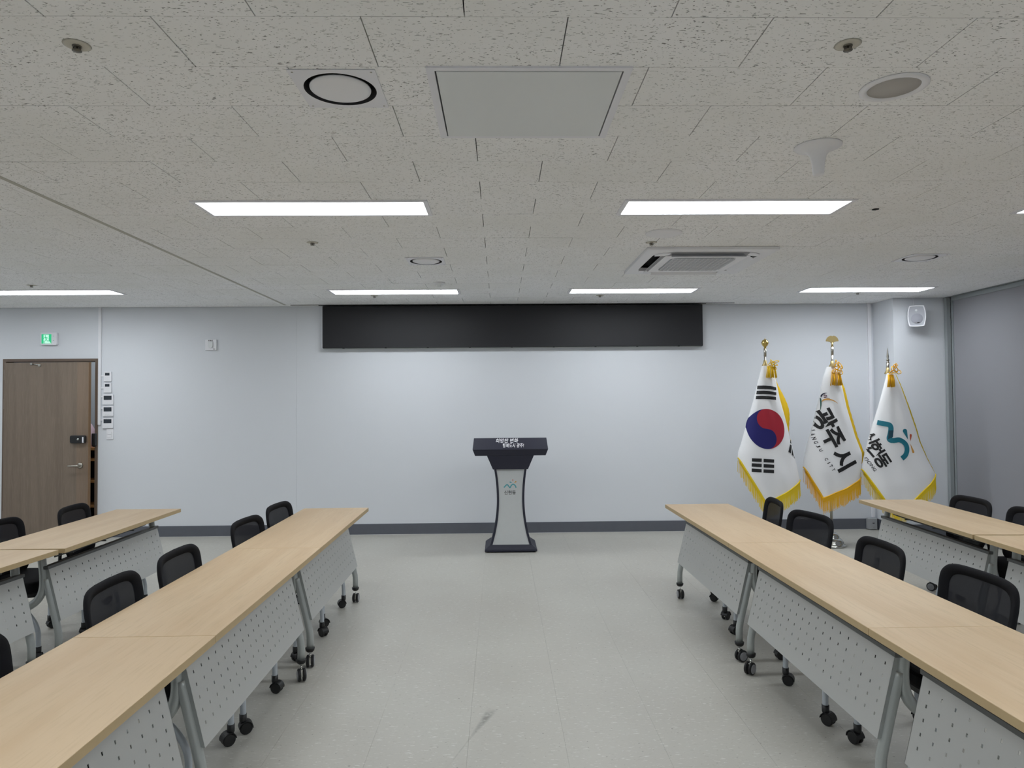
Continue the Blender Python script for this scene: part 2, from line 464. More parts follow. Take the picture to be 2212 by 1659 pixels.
# floor: slab with separate vinyl tiles
fl = MB().box(XL-.1, XR+.1, YF-.1, 10.2, -.12, -.004).obj('floor', mat('grey_screed', srgb(150, 149, 143), .8), kind='structure')
TS = .4278; frest = MB(); ftile = None
for i in range(-18, 13):
    for j in range(-14, 19):
        xa = -.577+TS*i; ya = .31+TS*j; xb, yb = xa+TS, ya+TS
        xa, xb = max(xa, XL), min(xb, XR); ya, yb = max(ya, YF), min(yb, YB+.12)
        if xb-xa < .01 or yb-ya < .01: continue
        cx, cy = (xa+xb)/2, (ya+yb)/2; g = .0003; gy = .00008
        if 2.4 < cy < 7.2 and abs(cx) < cy*.72+.1:
            if abs(xb-xa-TS) < 1e-4 and abs(yb-ya-TS) < 1e-4:
                if ftile is None: ftile = MB().box(-TS/2+g, TS/2-g, -TS/2+gy, TS/2-gy, -.004, 0).mesh('floor_tile', 'floor')
                mobj('floor_tile', ftile, fl, (cx, cy, 0))
            else: MB().box(xa+g, xb-g, ya+g, yb-g, -.004, 0).obj('floor_tile', 'floor', fl)
        else: frest.box(xa+g, xb-g, ya+g, yb-g, -.004, 0)
frest.obj('floor_tile_field', 'floor', fl, kind='stuff')

# walls
DX0, DX1, DZ = -5.652, -4.581, 2.037      # outside of the door frame
wb = MB()
wb.box(XL-.1, DX0, YB, YB+.12, 0, H+.16)
wb.box(DX0, DX1, YB, YB+.12, DZ, H+.16)
wb.box(DX1, -2.331, YB, YB+.12, 0, H+.16)
wb.box(-2.329, XR+.1, YB, YB+.12, 0, H+.16)
wb.box(-2.34, -2.32, YB+.002, YB+.1, 0, H+.1)
wb.obj('wall_back', 'wall', kind='structure')
MB().box(XL-.1, XL, YF-.1, YB, 0, H+.16).obj('wall_left', 'wall', kind='structure')
MB().box(XR, XR+.1, YF-.1, YB, 0, H+.16).obj('wall_right', 'wall', kind='structure')
MB().box(XL, XR, YF-.1, YF, 0, H+.16).obj('wall_front', 'wall', kind='structure')
MB().box(4.365, XR, 7.555, YB, 0, H+.02).obj('wall_pillar', 'wall', kind='structure')
bb = MB().box(DX1+.002, 4.365, YB-.012, YB, 0, .122).box(XL, DX0-.002, YB-.012, YB, 0, .122)
bb.obj('baseboard_back', 'slate', bevel=.002, kind='structure')
MB().box(4.353, 4.365, 7.543, YB-.012, 0, .122).box(4.365, 4.93, 7.543, 7.555, 0, .122).obj('baseboard_pillar', 'slate', kind='structure')
MB().box(-4.57, 4.35, YB-.014, YB-.012, 0, .003).obj('trim_4', mat('white_sealant', srgb(205, 206, 206), .6), kind='structure')
# right side: jamb post and long roller blind
MB().box(4.93, 4.972, 7.50, 7.545, .004, H-.008).box(4.978, 4.989, 7.47, 7.50, .004, H-.008).obj('window_1', 'jamb', kind='structure')
bl = empty('roller_blind', (4.97, 2.5, .02), 'long plain grey blind covering the whole right hand wall beside the pillar', 'blind')
b = MB(); ny = 60
for i in range(ny):
    y0 = -4.6+i*(9.55/ny)-.0; y1 = y0+9.55/ny
    d0 = .0025*math.sin(y0*3.1)+.0015*math.sin(y0*7.7); d1 = .0025*math.sin(y1*3.1)+.0015*math.sin(y1*7.7)
    b.add([(d0, y0, .03), (d1, y1, .03), (d1, y1, H-.06), (d0, y0, H-.06)], [(0, 1, 2, 3)], 0, True)
b.obj('blind_fabric', 'blind', bl, merge=True)
MB().box(-.012, .012, -4.6, 4.95, .0, .03).obj('bottom_bar', 'jamb', bl, bevel=.004)
MB().box(-.018, .018, -4.6, 4.95, H-.07, H-.025).obj('head_box', 'jamb', bl, bevel=.004)

# corridor behind the door, seen through the gap
MB().box(-6.6, -3.6, 9.6, 9.7, 0, 2.7).box(-6.7, -6.6, YB+.12, 9.7, 0, 2.7).box(-3.6, -3.5, YB+.12, 9.7, 0, 2.7).box(-6.7, -3.5, YB+.12, 9.7, 2.7, 2.75).obj('wall_corridor', mat('grey_corridor_wall', srgb(158, 162, 165), .8, var=(60, .05)), kind='structure')
sh = empty('storage_rack', (-5.1, 9.25, 0), 'brown wooden rack glimpsed in the gap beside the door', 'rack')
for z in (.18, .5, .78, .92): MB().box(-.5, .5, -.18, .18, z, z+.03).obj('shelf', 'rack', sh)
MB().box(-.5, .5, .17, .2, 0, .95).obj('back_board', 'black', sh)
for x in (-.5, .47): MB().box(x, x+.03, -.18, .18, 0, .95).obj('side_board', 'rack', sh)
bg = MB().lathe([(.0, 0), (.08, .0), (.10, .06), (.09, .22), (.05, .3), (.02, .33), (0, .33)], 14).obj('plastic_bag', 'pink'); bg.location = (-5.42, 9.2, .95)
tag(bg, 'pale pink plastic bag on top of the rack behind the door gap', 'bag')

# ------------------------------------------------------------------ door
dr = empty('door_1', (DX0, YB, 0), 'brown wood grain door standing slightly ajar at far left', 'door')
for k in ('label', 'category'): del dr[k]
dr['kind'] = 'structure'
W = DX1-DX0
MB().box(0, .036, -.014, .12, 0, DZ).box(W-.03, W, -.014, .12, 0, DZ).box(.036, W-.03, -.014, .12, DZ-.032, DZ).obj('door_frame', 'dframe', dr, bevel=.002)
leaf = bpy.data.objects.new('door_leaf', MB().box(0, .865, -.04, 0, .008, 1.992, 0).box(.865, 1.000, -.04, 0, .008, 1.992, 1).box(1.0, 1.003, -.0398, -.0002, .008, 1.992, 2).mesh('door_leaf', ['door', 'door2', 'dedge']))
COL.objects.link(leaf); leaf.parent = dr; leaf.location = (.038, 0.0, 0); leaf.rotation_euler[2] = -math.radians(4.7)
for z in (.20, 1.47, 1.80):
    MB().lathe([(.0, z), (.008, z), (.008, z+.115), (0, z+.115)], 10, c=(.032, -.024, 0)).box(.02, .034, -.018, -.0145, z, z+.115).obj('hinge', 'nickel', dr)
# lever handle, lock, closer arm
hb = MB().lathe([(0, 0), (.031, 0), (.031, -.008), (.024, -.014), (0, -.014)], 20, c=(.912, -.041, .83), axis='Y')
hb.tube(smooth_path([(.912, -.05, .83), (.912, -.085, .83), (.89, -.095, .83), (.80, -.09, .826)]), [.011]*13+[.010]*3+[.008]*3, 10)
hb.obj('door_handle', 'nickel', leaf)
lk = MB().prism(rrect(.175, .088, .018, 4, .896, 1.124), -.041, -.075).obj('digital_lock', 'blackp', leaf, bevel=.005)
MB().lathe([(0, 0), (.012, 0), (.012, -.003), (0, -.003)], 14, c=(.905, -.0755, 1.124), axis='Y').obj('lock_button', 'chrome', leaf)
MB().box(.955, .97, -.0765, -.075, 1.095, 1.15).box(.955, .972, -.0765, -.075, 1.087, 1.093).obj('lock_print', 'inkw', leaf)
MB().box(W-.045, W-.003, -.05, -.015, 1.045, 1.185).prism([(W-.05, 1.045), (W-.02, 1.03), (W-.003, 1.045)], -.045, -.015).obj('lock_strike', 'blackp', dr, bevel=.004)
MB().tube([(.33, -.045, 1.975), (.40, -.05, 1.97), (.425, -.05, 1.962)], .006, 8).lathe([(0, 0), (.015, 0), (.015, -.012), (0, -.012)], 14, c=(.425, -.041, 1.96), axis='Y').box(.318, .345, -.055, -.041, 1.965, 1.985).obj('door_closer_arm', 'chrome', leaf)

# ------------------------------------------------------------------ exit sign
ex = empty('exit_sign', (-5.124, YB, 2.264), 'lit green running figure exit sign above the brown door', 'exit sign')
MB().prism(rrect(.185, .142, .014), 0, -.038).obj('sign_case', 'whitem', ex, bevel=.004)
MB().box(-.078, .032, -.0395, -.038, -.055, .052).obj('sign_panel', 'exitg', ex)
fig = MB()
fig.box(-.054, .004, -.0405, -.0397, -.053, .046)
fig.add([(-.03, -.0405, -.053), (.03, -.0405, -.053), (.004, -.0405, -.02)], [(0, 1, 2)])
fig.obj('sign_doorway', 'exitw', ex)
rn = MB().lathe([(0, 0), (.0065, 0), (.0065, -.0006), (0, -.0006)], 12, c=(-.035, -.0408, .034), axis='Y')
for pts, wd in (([(-.035, .024), (-.026, .004), (-.024, -.008)], .013), ([(-.024, -.006), (-.038, -.026), (-.048, -.028), (-.046, -.045), (-.036, -.049)], .006),
                ([(-.024, -.008), (-.012, -.024), (-.002, -.025), (.01, -.024)], .006), ([(-.035, .02), (-.05, .008), (-.052, .0)], .005), ([(-.03, .02), (-.012, .012), (-.004, 0)], .005)):
    vs, fs = ribbon(pts, wd, 3); rn.add([(x, -.0411, z) for x, z in vs], fs)
rn.obj('running_figure', 'exitg', ex)
MB().box(.052, .056, -.0392, -.038, .028, .034).obj('indicator', 'ink', ex)
MB().box(.052, .057, -.0392, -.038, -.022, -.016).obj('indicator', 'ink', ex)

# ------------------------------------------------------------------ fire siren plate
fr = empty('fire_alarm', (-3.30, YB, 2.184), 'small square white fire alarm plate alone on the back wall', 'alarm')
MB().prism(rrect(.128, .122, .006), 0, -.022).obj('plate', 'white', fr, bevel=.003)
MB().prism([(-.026, .035), (-.026, -.012)]+[(-.026*math.cos(a*PI/8), -.012-.026*math.sin(a*PI/8)) for a in range(1, 8)]+[(.026, -.012), (.026, .035)], -.022, -.034).obj('strobe_lens', 'greyp', fr, bevel=.003)
TT = text_tris('FIRE', .02)
wall_text('lettering', TT, (-.027, .041), .052, .014, -.0232, 'ink', fr)
MB().box(.028, .052, -.0232, -.022, -.05, -.045).obj('maker_mark', 'ink', fr)

# ------------------------------------------------------------------ wall controllers by the door
def controller(x, z, w_, h_, scr, label, btn):
    t = empty('wall_controller', (x, YB, z), label, 'controller', 'controllers beside the door')
    MB().prism(rrect(w_, h_, .006 if w_ < .1 else .011), 0, -.02).obj('case', 'white', t, bevel=.003)
    sx0, sx1, sz0, sz1 = scr
    MB().box(sx0, sx1, -.0215, -.02, sz0, sz1).obj('display', 'lcd', t)
    b = MB()
    for bx, bz in btn: b.lathe([(0, 0), (.0035, 0), (.0035, -.002), (0, -.002)], 8, c=(bx, -.0195, bz), axis='Y')
    b.obj('buttons', 'greyp', t)
b6 = [(-.022+.02*i, -.012-.018*j) for i in range(3) for j in range(2)]
controller(-4.469, 1.830, .084, .112, (-.026, .024, .012, .042), 'narrow white wall controller, topmost beside the door', b6)
controller(-4.469, 1.703, .084, .112, (-.026, .024, .012, .042), 'narrow white wall controller, second from the top beside the door', b6)
b3 = [(-.02, -.038), (0, -.038), (.02, -.038), (0, -.048)]
controller(-4.464, 1.568, .121, .117, (-.044, .044, -.004, .044), 'wide white wall controller, third down, its screen bluish and lit', b3)
controller(-4.464, 1.436, .121, .117, (-.044, .044, -.004, .044), 'wide white wall controller, fourth down, with a plain black screen', b3)
controller(-4.464, 1.300, .121, .117, (-.044, .044, -.002, .044), 'wide white wall controller, lowest, just above the light switch', b3)
sw = empty('light_switch', (-4.443, YB, 1.175), 'plain white light switch below the wall controllers by the door', 'switch')
MB().prism(rrect(.078, .122, .004), 0, -.008).obj('plate', 'white', sw, bevel=.002)
for z in (-.024, .012): MB().box(-.024, .018, -.013, -.008, z-.015, z+.017).obj('rocker', 'white', sw, bevel=.002)
cd = empty('cable_duct', (-4.563, YB, 1.28), 'white cable duct running down from the ceiling beside the door frame', 'cable duct')
MB().box(-.014, .018, -.018, 0, 0, H-1.282).obj('vertical_run', 'white', cd, bevel=.002)
for z, x1 in ((1.838-1.28, .05), (1.70-1.28, .05), (1.60-1.28, .035), (1.465-1.28, .035), (1.335-1.28, .035)):
    MB().box(.018, x1, -.012, 0, z-.008, z+.008).obj('branch', 'white', cd, bevel=.002)
cd2 = empty('cable_duct', (4.325, YB, 0), 'white cable duct down the corner between back wall and pillar', 'cable duct')
MB().box(-.024, .012, -.02, 0, .135, H-.002).obj('vertical_run', 'white', cd2, bevel=.003)
ob = empty('outlet_box', (4.283, YB-.012, 0), 'grey surface outlet box at the foot of the corner duct', 'outlet')
MB().box(-.05, .05, -.06, 0, .008, .132).obj('box_body', mat('grey_outlet_plastic', srgb(165, 167, 170), .5), ob, bevel=.004)
MB().box(-.006, .016, -.062, -.06, .075, .083).obj('socket', 'ink', ob)
MB().box(.004, .008, -.062, -.06, .03, .034).obj('screw', 'ink', ob)

# ------------------------------------------------------------------ black panel on the wall
bp_ = empty('display_panel', (.166, YB, 2.373), 'very wide matt black panel mounted high on the back wall', 'panel')
MB().box(-2.177, 2.177, -.09, 0, -.239, .239).obj('panel_face', 'screen', bp_, bevel=.003)
MB().box(-2.177, 2.177, -.07, 0, -.245, -.240).obj('bottom_rail', 'flange', bp_)
MB().box(-2.183, -2.1775, -.085, 0, -.24, .24).obj('side_rail', 'whitem', bp_)
for i in range(9): MB().box(-1.95+i*.48, -1.93+i*.48, -.088, -.07, -.245, -.240).obj('bracket', 'black', bp_)

# ------------------------------------------------------------------ pillar loudspeaker
sp = empty('wall_speaker', (4.595, 7.518, 2.405), 'small white loudspeaker mounted high on the pillar beside the blind', 'speaker', rotz=-math.radians(27))
def barrel(w_, h_, n=8):
    o = []
    def arc(ax, ay, bx, by, k):
        for i in range(n):
            t = i/n; mx_, my_ = ax+(bx-ax)*t, ay+(by-ay)*t; b_ = 4*t*(1-t)*k
            L = math.hypot(bx-ax, by-ay); o.append((mx_+(by-ay)/L*b_, my_-(bx-ax)/L*b_))
    x, z = w_/2, h_/2
    arc(-x*.80, z*.94, x*.80, z*.94, -.006-0*1); arc(x*.80, z*.94, x*.80, -z*.94, -.018)
    arc(x*.80, -z*.94, -x*.80, -z*.94, -.006); arc(-x*.80, -z*.94, -x*.80, z*.94, -.018)
    return o
def ringmesh(o1, o2, y0, y1):
    n = len(o1); vs = [(p[0], y0, p[1]) for p in o1]+[(p[0], y1, p[1]) for p in o1]+[(p[0], y1, p[1]) for p in o2]+[(p[0], y0, p[1]) for p in o2]
    fs = []
    for i in range(n):
        j = (i+1) % n
        for a in range(4):
            c = (a+1) % 4; fs.append((a*n+i, a*n+j, c*n+j, c*n+i))
    return vs, fs
o1 = barrel(.175, .235); o2 = [(x*.88, z*.90) for x, z in o1]; o3 = [(x*.86, z*.9) for x, z in o1]
spc = MB().prism(o3, -.02, -.115).obj('cabinet', 'white', sp, bevel=.004)
vs, fs = ringmesh(o1, o2, -.105, -.128); MB().add(vs, fs).obj('front_frame', 'white', sp, bevel=.002)
MB().prism(o2, -.115, -.119).obj('grille', mat('speaker_grille', srgb(178, 180, 187), .7, bump=(900, .5)), sp)
MB().lathe([(0, 0), (.056, 0), (.054, -.0025), (0, -.003)], 28, c=(.002, -.119, -.03), axis='Y').obj('woofer', mat('speaker_cone', srgb(160, 161, 170), .7), sp)
MB().lathe([(0, 0), (.012, 0), (.012, -.003), (.007, -.003), (0, -.002)], 18, c=(-.004, -.119, .062), axis='Y').obj('tweeter', 'greyp', sp)
MB().box(-.018, .026, -.1245, -.121, -.079, -.068).obj('badge', 'ink', sp)
MB().box(-.014, -.008, -.1252, -.1245, -.076, -.071).box(-.004, .002, -.1252, -.1245, -.076, -.071).obj('badge_print', 'inkw', sp)
MB().tube(smooth_path([(-.03, -.015, .21), (-.02, -.02, .18), (-.018, -.03, .12), (-.018, -.05, .10)]), .003, 6).obj('cable', 'white', sp)
MB().box(-.015, .015, -.03, .03, -.03, .03).obj('bracket', 'white', sp)

# ================================================================== CEILING FIXTURES
def ceiling_light(x, y, label, proto=[None]):
    if proto[0] is None:
        t = empty('ceiling_light', (x, y, H), label, 'ceiling light', 'flush LED ceiling lights')
        f = MB().box(-.65, .65, -.153, -.13, -.006, .03).box(-.65, .65, .13, .153, -.006, .03).box(-.65, -.625, -.13, .13, -.006, .03).box(.625, .65, -.13, .13, -.006, .03)
        f.obj('light_frame', 'whitem', t)
        MB().box(-.625, .625, -.13, .13, .0, .006).obj('diffuser', 'led', t)
        MB().box(-.634, .634, -.14, .14, .031, .06).obj('housing', 'whitem', t)
        proto[0] = t
    else:
        t = copy_tree(proto[0]); t.location = (x, y, H)
    t['label'] = label
labs = {(-1.04, 3.935): 'bright strip light in the nearer row, left of the large grey ceiling panel',
        (1.353, 3.935): 'bright strip light in the nearer row, just beyond the trumpet shaped ceiling fitting',
        (3.735, 3.935): 'bright strip light whose tip only just shows at the right picture edge',
        (-1.04, 6.94): 'bright strip light above the left half of the black wall panel',
        (1.353, 6.94): 'bright strip light above the right half of the black wall panel, behind the air conditioner',
        (3.735, 6.94): 'bright strip light in the far row nearest the pillar loudspeaker',
        (-4.40, 6.87): 'bright strip light above the brown door and exit sign'}
for p in lights:
    if p in labs: ceiling_light(p[0], p[1], labs[p])
    else:
        ceiling_light(p[0], p[1], 'strip light out of the picture, %s column, %s' % ({-6.79: 'added far left', -4.4: 'left', -1.04: 'centre left', 1.353: 'centre right', 3.735: 'right'}[p[0]],
                      'behind the camera' if p[1] < 0 else 'above the camera' if p[1] < 2 else 'third row' if p[1] < 5 else 'back row'))

ceiling_light(-5.1, 8.85, 'strip light hidden behind the door, added to brighten the corridor')  # unseen light added so the door gap doesn't render black
[o for o in COL.objects if o.get('label', '').startswith('strip light hidden')][0].location.z = 2.69
def diffuser(x, y, label):
    t = empty('air_diffuser', (x, y, H), label, 'air vent', 'square air diffusers with round discs')
    n = 48; sq = []
    for k in range(n):
        a = 2*PI*k/n; c, s = math.cos(a), math.sin(a); q = .147/max(abs(c), abs(s)); sq.append((q*c, q*s))
    ci = [(.126*math.cos(2*PI*k/n), .126*math.sin(2*PI*k/n)) for k in range(n)]
    vs = [(a, b_, -.003) for a, b_ in sq]+[(a, b_, -.003) for a, b_ in ci]+[(a, b_, .045) for a, b_ in ci]+[(a, b_, -.0002) for a, b_ in sq]
    fs = []
    for k in range(n):
        j = (k+1) % n; fs += [(k, j, n+j, n+k), (3*n+k, 3*n+j, j, k)]
    MB().add(vs, fs).obj('face_plate', 'whitem', t)
    MB().add(vs, [(n+k, n+(k+1) % n, 2*n+(k+1) % n, 2*n+k) for k in range(n)], 0, True).obj('collar', mat('dark_collar', srgb(96, 96, 99), .35, metal=.4), t)
    MB().lathe([(0, .05), (.13, .05), (.13, .06), (0, .06)], 32).obj('duct', 'black', t)
    MB().lathe([(0, -.012), (.06, -.011), (.092, -.007), (.106, -.002), (.107, .002), (0, .006)], 40).obj('disc', 'white', t)
    MB().tube([(0, 0, .004), (0, 0, .05)], .008, 8).obj('spindle', 'nickel', t)
    b = MB()
    for sx in (-1, 1):
        for sy in (-1, 1): b.lathe([(0, -.004), (.004, -.004), (.004, -.003), (0, -.003)], 8, c=(sx*.132, sy*.132, 0))
    b.obj('screws', 'nickel', t)
diffuser(*DIFF[0], 'large near square air diffuser left of the grey ceiling panel')
diffuser(*DIFF[1], 'small far square air diffuser in front of the smoke detector')
diffuser(*DIFF[2], 'far square air diffuser between the air conditioner and the right wall')

cp = empty('ceiling_hatch', (.108, 2.568, H), 'large plain grey ceiling panel with black slots at both ends', 'ceiling panel')
MB().box(-.345, .345, -.305, -.283, -.006, .02).box(-.345, .345, .283, .305, -.006, .02).box(-.345, -.318, -.283, .283, -.006, .02).box(.318, .345, -.283, .283, -.006, .02).obj('hatch_frame', 'whitem', cp)
MB().box(-.312, .312, -.281, .281, -.008, .02).obj('hatch_panel', 'greyp', cp, bevel=.001)
MB().box(-.33, .33, -.28, .28, .022, .03).obj('hatch_void', 'black', cp)

# cassette air conditioner
ac = empty('air_conditioner', (ACC[0], ACC[1], H), 'square white cassette air conditioner with open louvers set in the ceiling', 'air conditioner')
def flatring(o1, o2, z0, z1, mb):
    n = len(o1)
    vs = [(p[0], p[1], z) for z, o in ((z0, o1), (z1, o1), (z1, o2), (z0, o2)) for p in o]; fs = []
    for i in range(n):
        j = (i+1) % n
        for a in range(4):
            c = (a+1) % 4; fs.append((a*n+i, a*n+j, c*n+j, c*n+i))
    return mb.add(vs, fs)
flatring(rrect(.97, .97, .02, 6), rrect(.80, .80, .14, 6), -.0, -.022, MB()).obj('outer_frame', 'white', ac, bevel=.004)
MB().prism(rrect(.79, .79, .13, 6), .03, .04, 'Z').obj('inner_cavity', 'black', ac)
# inner face: octagon-like block with grille, cut by four slots
inn = MB().prism([(-.315, -.315), (.315, -.315), (.315, .315), (-.315, .315)], -.034, -.001, 'Z')
for sx in (-1, 1):
    for sy in (-1, 1):
        inn.prism([(sx*.30, sy*.315), (sx*.315, sy*.30), (sx*.392, sy*.29), (sx*.385, sy*.34), (sx*.34, sy*.385), (sx*.29, sy*.392)], -.030, -.001, 'Z')
inn.obj('inner_face', 'white', ac)
gr = MB(); gr.prism(rrect(.50, .50, .06, 5), -.0375, -.034, 'Z').obj('grille_plate', mat('grille_grey', srgb(168, 172, 178), .6), ac)
gb = MB()
for i in range(15): gb.box(-.235+i*.0336-.002, -.235+i*.0336+.002, -.235, .235, -.041, -.0375)
for i in range(22): gb.box(-.24, .24, -.24+i*.0228-.001, -.24+i*.0228+.001, -.0395, -.0375)
gb.obj('grille_bars', 'white', ac, kind='stuff')
for k in range(4):
    b = MB(); a = k*PI/2; ca, sa = math.cos(a), math.sin(a)
    z = [(-.27, .33, -.018), (.27, .33, -.018), (.28, .360, -.046), (-.28, .360, -.046)]
    vs = [(x*ca-y*sa, x*sa+y*ca, q) for x, y, q in z]+[(x*ca-y*sa, x*sa+y*ca, q-.004) for x, y, q in z]
    b.add(vs, [(0, 1, 2, 3), (7, 6, 5, 4), (0, 4, 5, 1), (1, 5, 6, 2), (2, 6, 7, 3), (3, 7, 4, 0)]).obj('louver', 'white', ac)

def zdisc(name, x, y, prof, m, label, cat, n=36, group=None):
    o = MB().lathe(prof, n).obj(name, m); o.location = (x, y, H); return tag(o, label, cat, group)
cs = empty('ceiling_speaker', (1.415, 2.415, H), 'round flush ceiling speaker with warm grey mesh near the right', 'speaker')
MB().lathe([(.086, -.001), (.088, -.006), (.100, -.008), (.112, -.004), (.113, 0)], 48).obj('ring', 'white', cs)
MB().lathe([(0, -.002), (.087, -.002), (.087, .0), (0, .0)], 40).obj('mesh_cover', 'offw', cs)
zdisc('ceiling_antenna', 1.407, 2.985, [(0, -.128), (.020, -.128), (.023, -.125), (.027, -.075), (.034, -.045), (.05, -.022), (.075, -.009), (.098, -.005), (.099, -.001), (0, -.001)], 'white', 'white trumpet shaped fitting hanging from the ceiling', 'antenna')
zdisc('ceiling_dome', 1.10, 4.55, [(0, -.022), (.06, -.020), (.10, -.010), (.118, -.004), (.12, 0), (0, 0)], 'white', 'shallow round white dome on the ceiling before the air conditioner', 'ceiling cover')
def sprinkler(x, y, label):
    t = empty('sprinkler', (x, y, H), label, 'sprinkler', 'ceiling sprinkler heads')
    MB().lathe([(.012, -.0035), (.032, -.003), (.04, -.0005), (.012, 0)], 24).obj('escutcheon', mat('cream_plate', srgb(200, 196, 184), .6) if 'cream_plate' not in bpy.data.materials else bpy.data.materials['cream_plate'], t)
    b = MB().lathe([(0, 0), (.014, 0), (.014, -.006), (.009, -.008), (0, -.008)], 16)
    for s in (-1, 1): b.tube([(s*.011, 0, -.006), (s*.011, 0, -.013), (s*.005, 0, -.017)], .0022, 6)
    b.lathe([(0, -.016), (.013, -.016), (.014, -.019), (0, -.020)], 16).tube([(0, 0, -.008), (0, 0, -.017)], .003, 6)
    b.obj('head', mat('dull_bronze', srgb(110, 106, 96), .4, metal=.7) if 'dull_bronze' not in bpy.data.materials else bpy.data.materials['dull_bronze'], t)
for x, y, l in ((-1.296, 2.13, 'sprinkler head at the top left of the ceiling'), (1.10, 2.12, 'sprinkler head at the top right of the ceiling'),
                (-1.288, 4.786, 'sprinkler head between the near left light and the far air diffuser'), (1.077, 4.82, 'sprinkler head at the corner of the air conditioner'),
                (-1.295, 7.2, 'sprinkler head beyond the far left central light'), (1.068, 7.25, 'sprinkler head beyond the far right central light'),
                (3.76, 7.15, 'sprinkler head beyond the light nearest the pillar'), (-4.33, 6.46, 'sprinkler head in front of the light above the door')): sprinkler(x, y, l)
zdisc('ceiling_hole_cover', 2.214, 3.99, [(0, -.002), (.02, -.002), (.02, 0), (0, 0)], 'black', 'small dark recessed spot in the ceiling right of the nearer lights', 'ceiling cover', 16)
sd = empty('smoke_detector', (-.554, 6.43, H), 'small white smoke detector before the far left central light', 'detector')
MB().lathe([(0, -.012), (.05, -.012), (.056, -.006), (.056, 0), (0, 0)], 28).obj('base', 'white', sd)
MB().lathe([(0, -.042), (.014, -.042), (.018, -.036), (.02, -.022), (.038, -.014), (.038, -.012), (0, -.012)], 24).obj('chamber', 'greyp', sd)

# ================================================================== LECTERN
lc = empty('lectern', (.104, 6.95, 0), 'dark navy lectern with curved silver grey front standing in the aisle', 'lectern')
def frustum(x0, y0a, y0b, z0, x1, y1a, y1b, z1, mb, mi=0):
    vs = [(-x0, y0a, z0), (x0, y0a, z0), (x0, y0b, z0), (-x0, y0b, z0), (-x1, y1a, z1), (x1, y1a, z1), (x1, y1b, z1), (-x1, y1b, z1)]
    return mb.add(vs, [(0, 1, 2, 3), (7, 6, 5, 4), (0, 4, 5, 1), (1, 5, 6, 2), (2, 6, 7, 3), (3, 7, 4, 0)], mi)
b = MB(); frustum(.262, -.012, .45, .012, .262, -.012, .45, .03, b); frustum(.262, -.012, .45, .03, .207, .012, .40, .075, b)
b.obj('base', 'navy', lc, bevel=.002)
MB().box(-.24, .24, .02, .42, 0, .012).obj('base_foot', 'black', lc)
prof = [(z, .138+(z-.53)**2*(.335 if z < .53 else .28)) for z in [.075+.76*k/28 for k in range(29)]]
for sgn in (-1, 1):
    vs = []; fs = []
    for z, x in prof:
        for y, dx in ((-.004, 0), (-.004, .022), (.20, .022), (.20, 0)): vs.append((sgn*(x-.022+dx), y+.012, z))
    n = len(prof)
    for i in range(n-1):
        for a in range(4): c = (a+1) % 4; fs.append((i*4+a, i*4+c, i*4+4+c, i*4+4+a))
    MB().add(vs, fs).obj('side_panel', 'navy', lc)
vs = []; fs = []
for z, x in prof: vs += [(-(x-.021), .016, z), (x-.021, .016, z), (x-.021, .03, z), (-(x-.021), .03, z)]
for i in range(len(prof)-1):
    for a in range(4): c = (a+1) % 4; fs.append((i*4+a, i*4+c, i*4+4+c, i*4+4+a))
fp = MB().add(vs, fs).obj('front_panel', 'lectp', lc)
b = MB(); frustum(.176, -.02, .22, .832, .234, -.045, .30, .97, b); b.obj('neck', 'navy', lc, bevel=.002)
b = MB(); frustum(.352, -.045, .40, .970, .375, -.085, .42, 1.035, b); frustum(.375, -.085, .42, 1.035, .364, .0, .40, 1.145, b)
# reading surface falls away towards the speaker: pull the back edge down
b.v = [(x, y, z-(.11 if (y > .3 and z > 1.1) else 0)) for x, y, z in b.v]
b.obj('reading_desk', 'navy', lc, bevel=.002)
headoff = lambda z: -.085+(z-1.035)/.11*.085-.0022
TT = text_tris('희망찬 변화', .018, .15); vs, fs = place_text(TT, (-.145, 1.098), .225, .042)
MB().add([(x, headoff(z), z) for x, z in vs], fs).obj('slogan_lettering', 'inkw', lc)
TT = text_tris('행복도시 광주!', .018, .15); vs, fs = place_text(TT, (-.075, 1.052), .21, .042)
MB().add([(x, headoff(z), z) for x, z in vs], fs).obj('slogan_lettering', 'inkw', lc)
lw = [[0.037, 0.647], [0.064, 0.673], [0.075, 0.673], [0.095, 0.647], [0.102, 0.649], [0.111, 0.666], [0.13, 0.679], [0.15, 0.666], [0.16, 0.643]]
LO = .104
def lec(name, vs, fs, m): MB().add([(x-LO, .0148, z) for x, z in vs], fs).obj(name, m, lc)
vs, fs = ribbon(lw, .0115); lec('emblem_wave', vs, fs, 'tealp')
for (a, c), m_, wd in zip([[[0.095, 0.702], [0.123, 0.692]], [[0.126, 0.727], [0.131, 0.705]], [[0.163, 0.706], [0.138, 0.693]]], ('tealp', 'vermp', 'orange'), (.012, .011, .013)):
    vs, fs = drop(a, c, wd); lec('emblem_drop', vs, fs, m_)
TT = text_tris('신현동', .012); vs, fs = place_text(TT, (.040, .575), .117, .042); lec('lettering', vs, fs, 'ink')

# ================================================================== FLAGS
def interp(tab, z):
    """tab: [(x,z)...] from top to bottom"""
    if z >= tab[0][1]: return tab[0][0]
    for (x0, z0), (x1, z1) in zip(tab, tab[1:]):
        if z >= z1: return x0+(x1-x0)*(z0-z)/(z0-z1)
    return tab[-1][0]

